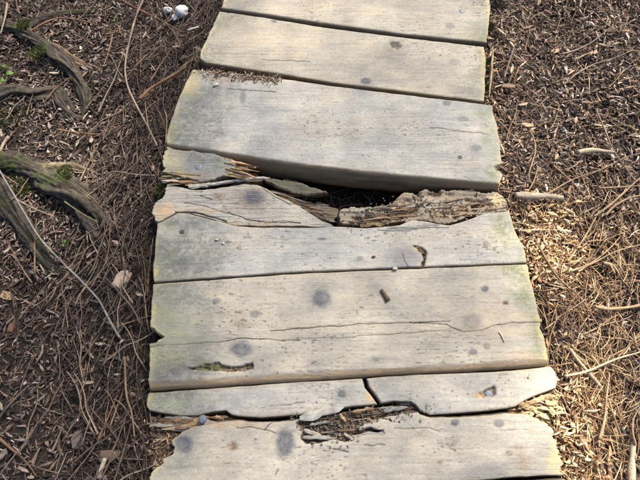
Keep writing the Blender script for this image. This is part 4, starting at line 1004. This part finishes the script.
twig('twig', [(600, 400), (606, 420), (614, 440)], 1.6, STRAWC * 0.9, 'slanting stalk in front of the thick whitish stub', lift=0.035, seed=80)
twig('twig', [(604, 320), (618, 336), (632, 348), (646, 356)], 1.5, STRAWC * 0.8, 'thin stalk below the forked stick', lift=0.03, seed=81)
twig('twig', [(556, 330), (562, 312), (570, 300)], 1.4, RB, 'thin reddish stalk by the broad plank end', lift=0.03, seed=82)
twig('twig', [(560, 350), (590, 358), (612, 372)], 1.3, STRAWC * 0.7, 'thin stalk under the bleached flaking stick', lift=0.025, seed=83)

# ------------------------------------------------------------------ lumps: stones, wood blocks
def lump(name, c, rx, ry, rz, mat, col, seed, label=None, cat=None, group=None, parent=None, ang=0.0, facet=0.5, n=(12, 18)):
    V, C = [], []
    r = np.random.default_rng(seed)
    planes = r.normal(0, 1, (9, 3)); planes /= np.linalg.norm(planes, axis=1, keepdims=True)
    h = 1 - facet * r.random(9)
    F = []
    for i in range(n[0] + 1):
        th = math.pi * i / n[0]
        for j in range(n[1]):
            ph = 2 * math.pi * j / n[1]
            d = np.array([math.sin(th) * math.cos(ph), math.sin(th) * math.sin(ph), math.cos(th)])
            m = min(1.0, *[hh / max(1e-3, float(d @ p)) if d @ p > 0 else 9 for p, hh in zip(planes, h)])
            m *= 0.70 + 0.6 * float(fbm(np.array(d[0] * 2.2 + seed), np.array(d[1] * 2.2 + d[2] * 1.7), seed, 3))
            q = d * m * np.array([rx, ry, rz])
            V.append((c[0] + q[0] * math.cos(ang) - q[1] * math.sin(ang), c[1] + q[0] * math.sin(ang) + q[1] * math.cos(ang), c[2] + q[2]))
            C.append(np.asarray(col) * (0.8 + 0.4 * r.random()))
    for i in range(n[0]):
        for j in range(n[1]):
            a, b2 = i * n[1] + j, i * n[1] + (j + 1) % n[1]
            F.append((a, a + n[1], b2 + n[1], b2))
    o = mk(name, V, F, mat, np.array(C), parent, smooth=(mat is M_STONE))
    import bmesh
    bm = bmesh.new(); bm.from_mesh(o.data); bmesh.ops.remove_doubles(bm, verts=bm.verts[:], dist=1e-5); bm.to_mesh(o.data); bm.free()
    if label: tag(o, label, cat, group)
    return o
def ground_lump(name, px_, py_, rx, ry, rz, mat, col, seed, label, cat, group=None, up=0.0, ang=0.0, facet=0.35):
    w = ung([(px_, py_)], up)[0]
    return lump(name, (w[0], w[1], gh(w[0:1], w[1:2])[0] + up + rz * 0.7), rx / 330, ry / 330, rz, mat, col, seed, label, cat, group, ang=ang, facet=facet)
WH = np.array([0.62, 0.61, 0.60])
ground_lump('stone', 182, 14, 9.5, 8.5, 0.020, M_STONE, WH, 1, 'largest white stone of the cluster by the knotted planks', 'stone', 'white stones by the knotted planks', 0.02, 0.4)
ground_lump('stone', 168, 12, 5.5, 4.5, 0.012, M_STONE, WH, 2, 'small rounded white stone set apart from its larger neighbours', 'stone', 'white stones by the knotted planks', 0.02, 0.2)
ground_lump('stone', 176, 19, 5, 4.5, 0.011, M_STONE, WH * 0.95, 4, 'small white stone touching the largest white stone', 'stone', 'white stones by the knotted planks', 0.018, 1.0)
def block(name, c, l, w, t, ang, col, seed, label, cat):
    """a split offcut of wood: six-sided, skewed, with a broken top"""
    r = np.random.default_rng(seed)
    V, F = [], []
    ring = [(-0.5, -0.42), (0.05, -0.55), (0.5, -0.35), (0.46, 0.3), (0.1, 0.5), (-0.48, 0.44)]
    for k, (zz, s) in enumerate([(0, 0.92), (0.35, 1.0), (0.85, 0.97), (1.0, 0.86)]):
        for (a, b2) in ring:
            a += r.normal(0, 0.085); b2 += r.normal(0, 0.085)
            X_, Y_ = a * l * s, b2 * w * s
            V.append((c[0] + X_ * math.cos(ang) - Y_ * math.sin(ang), c[1] + X_ * math.sin(ang) + Y_ * math.cos(ang), c[2] + t * zz + t * 0.25 * a * (zz > 0.5)))
    for k in range(3):
        for j in range(6):
            F.append((k * 6 + j, k * 6 + (j + 1) % 6, (k + 1) * 6 + (j + 1) % 6, (k + 1) * 6 + j))
    F.append((5, 4, 3, 2, 1, 0)); F.append((18, 19, 20, 21, 22, 23))
    o = mk(name, V, F, M_WOOD, np.array([np.asarray(col) * (0.85 + 0.3 * r.random()) for _ in V]), smooth=False)
    return tag(o, label, cat)
w = ung([(122, 279)], 0.02)[0]
block('wood_block', (w[0], w[1], gh(w[:1], w[1:2])[0] + 0.012), 0.052, 0.034, 0.020, 1.15, np.array([0.38, 0.31, 0.25]), 5, 'pinkish offcut of wood lying beside the grey switch', 'wood block')
w = ung([(78, 440)], 0.01)[0]
block('bark_piece', (w[0], w[1], gh(w[:1], w[1:2])[0] + 0.004), 0.04, 0.026, 0.012, 1.7, np.array([0.13, 0.11, 0.105]), 6, 'small grey wedge of bark on dark litter', 'bark')
w = ung([(11, 327)], 0.01)[0]
block('cone', (w[0], w[1], gh(w[:1], w[1:2])[0] + 0.004), 0.028, 0.015, 0.010, 1.5, np.array([0.15, 0.09, 0.062]), 7, 'small reddish brown lump of bark on bare litter', 'bark').name = 'bark_piece'
w = ung([(7, 296)], 0.01)[0]
block('wood_chip', (w[0], w[1], gh(w[:1], w[1:2])[0] + 0.004), 0.038, 0.02, 0.008, -0.3, np.array([0.38, 0.27, 0.15]), 8, 'yellowish chip near the dark bare root', 'wood chip')
w = ung([(112, 455)], 0.01)[0]
block('bark_piece', (w[0], w[1], gh(w[:1], w[1:2])[0] + 0.008), 0.055, 0.022, 0.012, 0.1, np.array([0.15, 0.11, 0.085]), 10, 'brown curled bark beside the stubby whitish stick', 'bark')
w = ung([(527, 126.5)], 0.01)[0]
block('wood_chip', (w[0], w[1], gh(w[:1], w[1:2])[0] + 0.012), 0.036, 0.014, 0.008, -0.15, np.array([0.42, 0.32, 0.21]), 11, 'blunt pale chip near the raised plank end', 'wood chip')
w = ung([(507, 89)], 0.01)[0]
block('wood_chip', (w[0], w[1], gh(w[:1], w[1:2])[0] + 0.02), 0.04, 0.016, 0.008, -0.1, np.array([0.24, 0.17, 0.13]), 12, 'pinkish curled chip beside the split yellow plank end', 'wood chip')
# on the planks
def on_plank_lump(pl, x_, y_, r_, col, sd, label, name, cat, mat=M_STONE, asp=0.6, ang=0.3):
    c = SURF[pl](x_, y_)
    return lump(name, (c[0], c[1], c[2] + r_ / 350 * 0.35), r_ / 350, r_ / 350 * asp, r_ / 350 * 0.5, mat, col, sd, label, cat, ang=ang, n=(5, 8))
on_plank_lump(P5, 217, 240, 2.6, np.array([0.42, 0.38, 0.3]), 21, 'tiny buff grit on the intact front strip', 'pebble', 'pebble')
on_plank_lump(P5, 223, 243.5, 2.0, np.array([0.46, 0.45, 0.42]), 22, 'tiny white grit on the intact front strip', 'pebble', 'pebble')
on_plank_lump(P5, 395, 269, 3.4, np.array([0.50, 0.49, 0.45]), 23, 'white flake at the gap below the gouged burl', 'flake', 'flake', asp=0.5)
on_plank_lump(P3, 216, 86, 4.0, np.array([0.62, 0.60, 0.55]), 24, 'white speck of droppings on the raised plank', 'flake', 'flake', asp=0.5)
on_plank_lump(P5, 374, 257, 2.2, np.array([0.14, 0.06, 0.03]), 25, 'tiny red brown crumb beside the gouged burl', 'flake', 'flake')
w0 = SURF[P6](381, 290); w1 = SURF[P6](384, 294); w2 = SURF[P6](388, 301)
tube('stalk_bit', np.array([w0, w1, w2]) + np.array([0, 0, 0.004]), 0.005, 0.007, M_STICK, ROT * 0.9, 91, 8, knob=0.5)
tag(bpy.data.objects['stalk_bit'], 'short dark brown twig bit lying on the widest plank', 'twig')
w0 = SURF[P6](499, 332); w1 = SURF[P6](502, 337); w2 = SURF[P6](504, 342)
tag(tube('straw', np.array([w0, w1, w2]) + np.array([0, 0, 0.002]), 0.0022, 0.0018, M_STICK, np.array([0.5, 0.43, 0.33]), 92, 6), 'pale straw on the widest plank by a round knot', 'straw')
w0 = SURF[P7R](528, 378); w1 = SURF[P7R](531, 373)
tag(tube('straw', np.array([w0, (w0 + w1) / 2, w1]) + np.array([0, 0, 0.002]), 0.0022, 0.0018, M_STICK, np.array([0.5, 0.43, 0.33]), 93, 6), 'pale straw near the frayed yellow plank end', 'straw')

# ------------------------------------------------------------------ countable look-alikes in the litter
def copies(protos, spots, label, cat, group):
    for i, (x_, y_, z_, a_, s_) in enumerate(spots):
        src = protos[i % len(protos)]
        o = src if i < len(protos) else src.copy()
        if i >= len(protos): scene.collection.objects.link(o)
        o.location = (x_, y_, z_); o.rotation_euler = (rng.normal(0, 0.08), rng.normal(0, 0.08), a_); o.scale = (s_, s_, s_)
        tag(o, label(i % len(protos), x_, y_), cat, group)
def zone(x_, y_):
    q = proj(x_, y_, 0.05)[1]
    return ['the knotted planks', 'the raised plank', 'the broken split plank', 'the widest plank', 'the sunken strip', 'the long split plank'][int(np.searchsorted([70, 150, 275, 385, 415], q))]
def lab(tones, what):
    def f(i, x_, y_):
        side = dL(x_, y_) if x_ < 0 else dR(x_, y_)
        where = 'lying close beside' if side < 0.13 else 'in the litter a short way from' if side < 0.4 else 'in the open litter far out from'
        return '%s %s %s %s' % (tones[i % len(tones)], what, where, zone(x_, y_))
    return f
def proto_twigs(name, n, L, r, cols):
    out = []
    for i in range(n):
        k = np.cumsum(rng.normal(0, 0.13, 6))
        a = k - k.mean()
        X_ = np.cumsum(np.cos(a)) / 6 * L; Y_ = np.cumsum(np.sin(a)) / 6 * L
        P = np.stack([X_ - X_.mean(), Y_ - Y_.mean(), np.abs(rng.normal(0, 0.003, 6)) + 0.002], 1)
        o = tube(name, P, r * rng.uniform(0.8, 1.3), r * 0.5, M_STICK, np.array(cols[i % len(cols)]), 300 + i, 6, n=14)
        out.append(o)
    return out
def spots(n, dens, x0, x1, y0, y1, up, amean, asd, s0, s1):
    x_, y_ = scatter(n, x0, x1, y0, y1, dens)
    return [(a, b, float(gh(np.array([a]), np.array([b]))[0]) + up + 0.012 * random.random(), rng.normal(amean, asd), rng.uniform(s0, s1)) for a, b in zip(x_, y_)]
vis = lambda x, y: (lambda q: (q[0] > -5) & (q[0] < 645) & (q[1] > -5) & (q[1] < 485))(proj(x, y, 0.04))
copies(proto_twigs('dead_stalk', 10, 0.17, 0.0020, [(0.11, 0.082, 0.065), (0.17, 0.122, 0.09), (0.070, 0.055, 0.047), (0.23, 0.185, 0.15)]),
       spots(200, lambda x, y: np.where((dL(x, y) > 0.015) & vis(x, y), np.clip(1.1 - dL(x, y) / 0.45, 0.12, 1), 0), -1.4, -0.2, -0.1, 1.7, 0.022, 1.4, 0.6, 0.6, 1.35), lab(['brown', 'reddish brown', 'dark', 'greyish tan'], 'dead stalk'), 'stalk', 'stalks in the thatch on the root side of the boardwalk')
copies(proto_twigs('dry_stalk', 10, 0.13, 0.0015, [(0.30, 0.21, 0.13), (0.22, 0.15, 0.095), (0.38, 0.28, 0.17), (0.15, 0.105, 0.07)]),
       spots(230, lambda x, y: np.where((dR(x, y) > 0.02) & vis(x, y), 0.15 + 0.85 * sstep(0.9, 0.3, y), 0), 0.2, 1.3, -0.1, 1.7, 0.016, 1.2, 1.0, 0.6, 1.4), lab(['tan', 'brown', 'straw pale', 'dark brown'], 'dry stalk'), 'stalk', 'stalks strewn on the chip side of the boardwalk')
def proto_chips(name, n, cols):
    out = []
    for i in range(n):
        l, w_, t = rng.uniform(0.020, 0.042), rng.uniform(0.005, 0.012), rng.uniform(0.0015, 0.004)
        ring = [(-0.5 + 0.2 * rng.random(), -0.25), (-0.1, -0.5), (0.25 + 0.2 * rng.random(), -0.4), (0.5, 0.1), (0.2 * rng.random(), 0.5), (-0.5, 0.30 * rng.random())]
        bow_ = rng.normal(0, 0.02)
        V = []
        for zz, s in ((0, 0.9), (1, 1.0)):
            for a, b2 in ring:
                V.append((a * l * s + rng.normal(0, 0.001), b2 * w_ * s + rng.normal(0, 0.0008), zz * t + bow_ * a * a + 0.15 * b2 * w_))
        F = [(j, (j + 1) % 6, 6 + (j + 1) % 6, 6 + j) for j in range(6)] + [(5, 4, 3, 2, 1, 0), (6, 7, 8, 9, 10, 11)]
        out.append(mk(name, V, F, M_LIT, np.array([np.array(cols[i % len(cols)]) * rng.uniform(0.8, 1.2) for _ in V]), smooth=False))
    return out
copies(proto_chips('wood_chip', 12, PALE[:4]), spots(150, pale_d, 0.2, 1.2, -0.2, 1.3, 0.016, 0, 2, 0.6, 1.2), lab(['yellow', 'orange tan', 'brownish orange', 'cream'], 'rotten wood chip'), 'wood chip', 'yellow chips beside the plank ends')
copies(proto_chips('bark_chip', 10, TAN), spots(200, lambda x, y: np.where((dR(x, y) > 0.01) & vis(x, y), 1, 0), 0.2, 1.3, -0.1, 1.7, 0.010, 0, 2, 0.6, 1.2), lab(['brown', 'tan', 'dark brown', 'cream', 'blackish', 'grey tan'], 'bark chip'), 'bark chip', 'bark chips on the chip side of the boardwalk')
copies(proto_chips('dead_leaf_bit', 10, BR[2:5]), spots(200, lambda x, y: np.where((dL(x, y) > 0.05) & vis(x, y), 1, 0), -1.4, -0.2, -0.1, 1.7, 0.008, 0, 2, 0.5, 1.1), lab(['reddish brown', 'greyish brown', 'pinkish tan'], 'bark flake'), 'bark chip', 'bark chips on the root side of the boardwalk')
for o in bpy.data.objects:
    if o.name.startswith('dead_leaf_bit'): o.name = 'bark_chip'

# ------------------------------------------------------------------ moss and green leaves
def moss(name, pxy, rad, n, label, up=0.0, base=None, hmul=1.0):
    w = ung([pxy])[0] if base is None else base
    r_ = np.sqrt(rng.random(n)) * rad; a_ = rng.random(n) * 2 * np.pi
    x_ = w[0] + r_ * np.cos(a_); y_ = w[1] + r_ * np.sin(a_)
    z_ = (gh(x_, y_) if base is None else np.full(n, w[2])) + up
    h = rng.uniform(0.002, 0.008, n) * hmul
    lean = rng.normal(0, 0.5, (n, 2)) * h[:, None]
    d = rng.random(n) * np.pi; ww = 0.0012
    V = np.empty((n, 4, 3))
    V[:, 0] = np.stack([x_ - ww * np.cos(d), y_ - ww * np.sin(d), z_ - 0.002], 1); V[:, 1] = np.stack([x_ + ww * np.cos(d), y_ + ww * np.sin(d), z_ - 0.002], 1)
    V[:, 2] = np.stack([x_ + 0.6 * ww * np.cos(d) + lean[:, 0], y_ + 0.6 * ww * np.sin(d) + lean[:, 1], z_ + h], 1); V[:, 3] = np.stack([x_ - 0.6 * ww * np.cos(d) + lean[:, 0], y_ - 0.6 * ww * np.sin(d) + lean[:, 1], z_ + h], 1)
    F = np.arange(n * 4).reshape(n, 4)
    c = pick([(0.085, 0.110, 0.030), (0.055, 0.075, 0.024), (0.13, 0.15, 0.05)], n)
    return tag(mk(name, V.reshape(-1, 3), F, M_LEAF, np.repeat(c, 4, 0)), label, None, None, 'stuff')
moss('moss', (10, 110), 0.075, 1500, 'green moss below the kinked root', 0.006)
moss('moss', (12, 186), 0.065, 1500, 'green moss between the thickest root and the dark bare root', 0.012)
moss('moss', (27, 183), 0.04, 700, 'green moss against the thickest root', 0.012)
moss('moss', (0, 10), 0.02, 200, 'trace of moss by the bent root', 0.004)
moss('moss', (44, 62), 0.03, 700, 'moss cushion on the bent root', 0.045)
moss('moss', (30, 34), 0.025, 500, 'moss at the fork of the bent root', 0.045)
moss('moss', (72, 180), 0.025, 500, 'moss patch on the side branch of the thickest root', 0.045)
moss('moss', (499, 3), 0.035, 900, 'green moss at the bolted plank end', 0.05, hmul=1.6)
moss('moss', (0, 0), 0.016, 500, 'dull moss on the bolted plank end', 0, base=unp([(489, 26)], ZD - 0.012)[0])
moss('moss', (0, 0), 0.014, 420, 'dull moss along the yellow split plank end', 0, base=unp([(488, 62)], ZD - 0.014)[0])
moss('moss', (0, 0), 0.014, 420, 'dull moss below the yellow split plank end', 0, base=unp([(487, 88)], ZD - 0.014)[0])
moss('moss', (0, 0), 0.02, 600, 'bright green moss tuft in the notch of the broken plank', 0, base=unp([(163, 190)], ZD - 0.03)[0], hmul=1.6)
moss('moss', (0, 0), 0.010, 90, 'moss in the slot of the widest plank', 0, base=SURF[P6](206, 367) + np.array([0, 0, 0.001]), hmul=0.5)
def leafy(name, pts, label):
    w = ung([pts[0][:2]])[0]
    root = bpy.data.objects.new(name, None); link(root, None, (w[0], w[1], float(gh(w[:1], w[1:2])[0]))); tag(root, label, 'seedling')
    base = np.array([w[0], w[1], float(gh(w[:1], w[1:2])[0])])
    for i, (x_, y_, s_, an) in enumerate(pts):
        q = ung([(x_, y_)], 0.03)[0]; q[2] = gh(q[:1], q[1:2])[0] + 0.028 + 0.006 * i
        V, C = [], []
        for u_ in np.linspace(0, 1, 7):
            hw = s_ * 0.5 * math.sin(math.pi * min(1, u_ * 0.95 + 0.03)) ** 0.7
            for k in (-1, 0, 1):
                lx, ly = (u_ - 0.5) * s_ * 1.3, k * hw
                V.append((q[0] + lx * math.cos(an) - ly * math.sin(an), q[1] + lx * math.sin(an) + ly * math.cos(an), q[2] + 0.003 * abs(k) - 0.006 * (u_ - 0.4) ** 2 * 4))
                C.append(np.array([0.08, 0.17, 0.03]) * (0.85 + 0.3 * random.random()))
        F = [(r_ * 3 + k, r_ * 3 + k + 1, r_ * 3 + k + 4, r_ * 3 + k + 3) for r_ in range(6) for k in (0, 1)]
        o = mk('leaf', V, F, M_LEAF, np.array(C), root)
        o.modifiers.new('thick', 'SOLIDIFY').thickness = 0.0006
        tube('stem', np.array([base, (base + q) / 2 + np.array([0, 0, 0.008]), q]), 0.0012, 0.0009, M_LEAF, np.array([0.10, 0.16, 0.04]), 40 + i, 5, n=8, parent=root)
leafy('seedling', [(9, 73, 0.020, 0.6), (2, 81, 0.018, 2.6), (6, 68, 0.013, 1.6), (0, 72, 0.014, 3.4)], 'little seedling with bright green leaves beside the root stub')
leafy('seedling', [(116, 17, 0.008, 1.2), (115, 22, 0.007, 2.0)], 'tiny green seedling at the tip of the upper root branch')
leafy('seedling', [(65, 241, 0.008, 1.5), (64, 246, 0.007, 2.2)], 'tiny green seedling beside the grey switch')

# ------------------------------------------------------------------ unseen tree outside the frame, its crown shaped to dapple the boardwalk
def light_want(px, py):
    """share of direct sun that reaches each spot, as the dappling in the photograph shows"""
    g = lambda cx, cy, rx, ry: np.exp(-(((px - cx) / rx) ** 2 + ((py - cy) / ry) ** 2))
    t = 0.15 + 0 * px
    t += 0.95 * g(585, 440, 62, 95) + 0.25 * g(630, 430, 60, 90) + 0.6 * g(555, 250, 50, 38) + 0.30 * g(640, 260, 50, 70) + 0.16 * g(275, 35, 70, 30) + 0.10 * g(350, 0, 90, 30) + 0.25 * g(560, 380, 35, 40)
    t += 0.32 * g(580, 90, 110, 120)
    t += 0.35 * g(70, 145, 60, 45) + 0.20 * g(80, 55, 70, 60)
    t -= 0.30 * g(60, 400, 90, 90) + 0.08 * g(150, 250, 60, 200) + 0.25 * g(560, 315, 22, 22)
    return np.clip(t, 0.06, 1)
TB = np.array([5.7, 5.0])          # trunk foot
tree = bpy.data.objects.new('tree', None); link(tree, None, (TB[0], TB[1], float(gh(TB[:1], TB[1:])[0])))
tag(tree, 'unseen leafy woodland tree, its crown shaped to dapple the boardwalk', 'tree')
trunkP = [np.array([1, 1, 1.25]) * q for q in [np.array([TB[0], TB[1], -0.1]), np.array([TB[0] - 0.1, TB[1] + 0.05, 2.4]), np.array([TB[0] - 0.15, TB[1] - 0.1, 4.8]), np.array([TB[0] - 0.3, TB[1] - 0.1, 7.2]), np.array([TB[0] - 0.2, TB[1] - 0.3, 9.0])]]
tube('trunk', trunkP, 0.17, 0.03, M_BARK, BARK, 60, 16, n=60, ridge=0.12, parent=tree)
for i in range(16):
    a = 2.4 * i; z = 6.2 + 0.28 * i; L = 2.8 * (1 - 0.03 * i)
    s = np.array([TB[0] - 0.2, TB[1] - 0.1, z])
    e = s + np.array([math.cos(a) * L, math.sin(a) * L, 0.9])
    tube('limb', [s, (s + e) / 2 + np.array([0, 0, -0.1]), e], 0.020, 0.006, M_BARK, BARK, 61 + i, 7, n=14, parent=tree)
# leaves: through the crown's volume, thinned to place the sun patches
S = np.array(SDIR)
nl = 620000
h = rng.uniform(6.0, 11.0, nl)
ex = rng.uniform(-2.0, 2.0, nl); ey = rng.uniform(-1.4, 2.8, nl)      # where each leaf's shadow lands
lx = ex + S[0] / S[2] * (h - ZD); ly = ey + S[1] / S[2] * (h - ZD)
pxs, pys = proj(ex, ey, ZD)
want = light_want(pxs, pys)
inside = (((lx - 4.1) / 4.2) ** 2 + ((ly - 5.9) / 4.2) ** 2 + ((h - 8.5) / 3.2) ** 2) < 1
keep = inside
lx, ly, h, want = lx[keep], ly[keep], h[keep], want[keep]
LEAF_L, LEAF_W = 0.026, 0.012
area = LEAF_L * LEAF_W * 0.55
full = len(lx) * area / 14.0
keep = rng.random(len(lx)) < np.clip(-np.log(want) / full, 0, 1)
lx, ly, h = lx[keep], ly[keep], h[keep]
n = len(lx)
d = rng.normal(0, 1, (n, 3)); d[:, 2] *= 0.5; d /= np.linalg.norm(d, axis=1, keepdims=True)
s = np.cross(d, rng.normal(0, 1, (n, 3))); s /= np.linalg.norm(s, axis=1, keepdims=True)
c = np.stack([lx, ly, h], 1)
V = np.stack([c - d * LEAF_L / 2, c + s * LEAF_W / 2, c + d * LEAF_L / 2, c - s * LEAF_W / 2], 1)
crown = mk('crown', V.reshape(-1, 3), np.arange(n * 4).reshape(n, 4), M_LEAF, np.repeat(pick([(0.05, 0.10, 0.02), (0.07, 0.13, 0.03), (0.04, 0.08, 0.02)], n), 4, 0), tree)
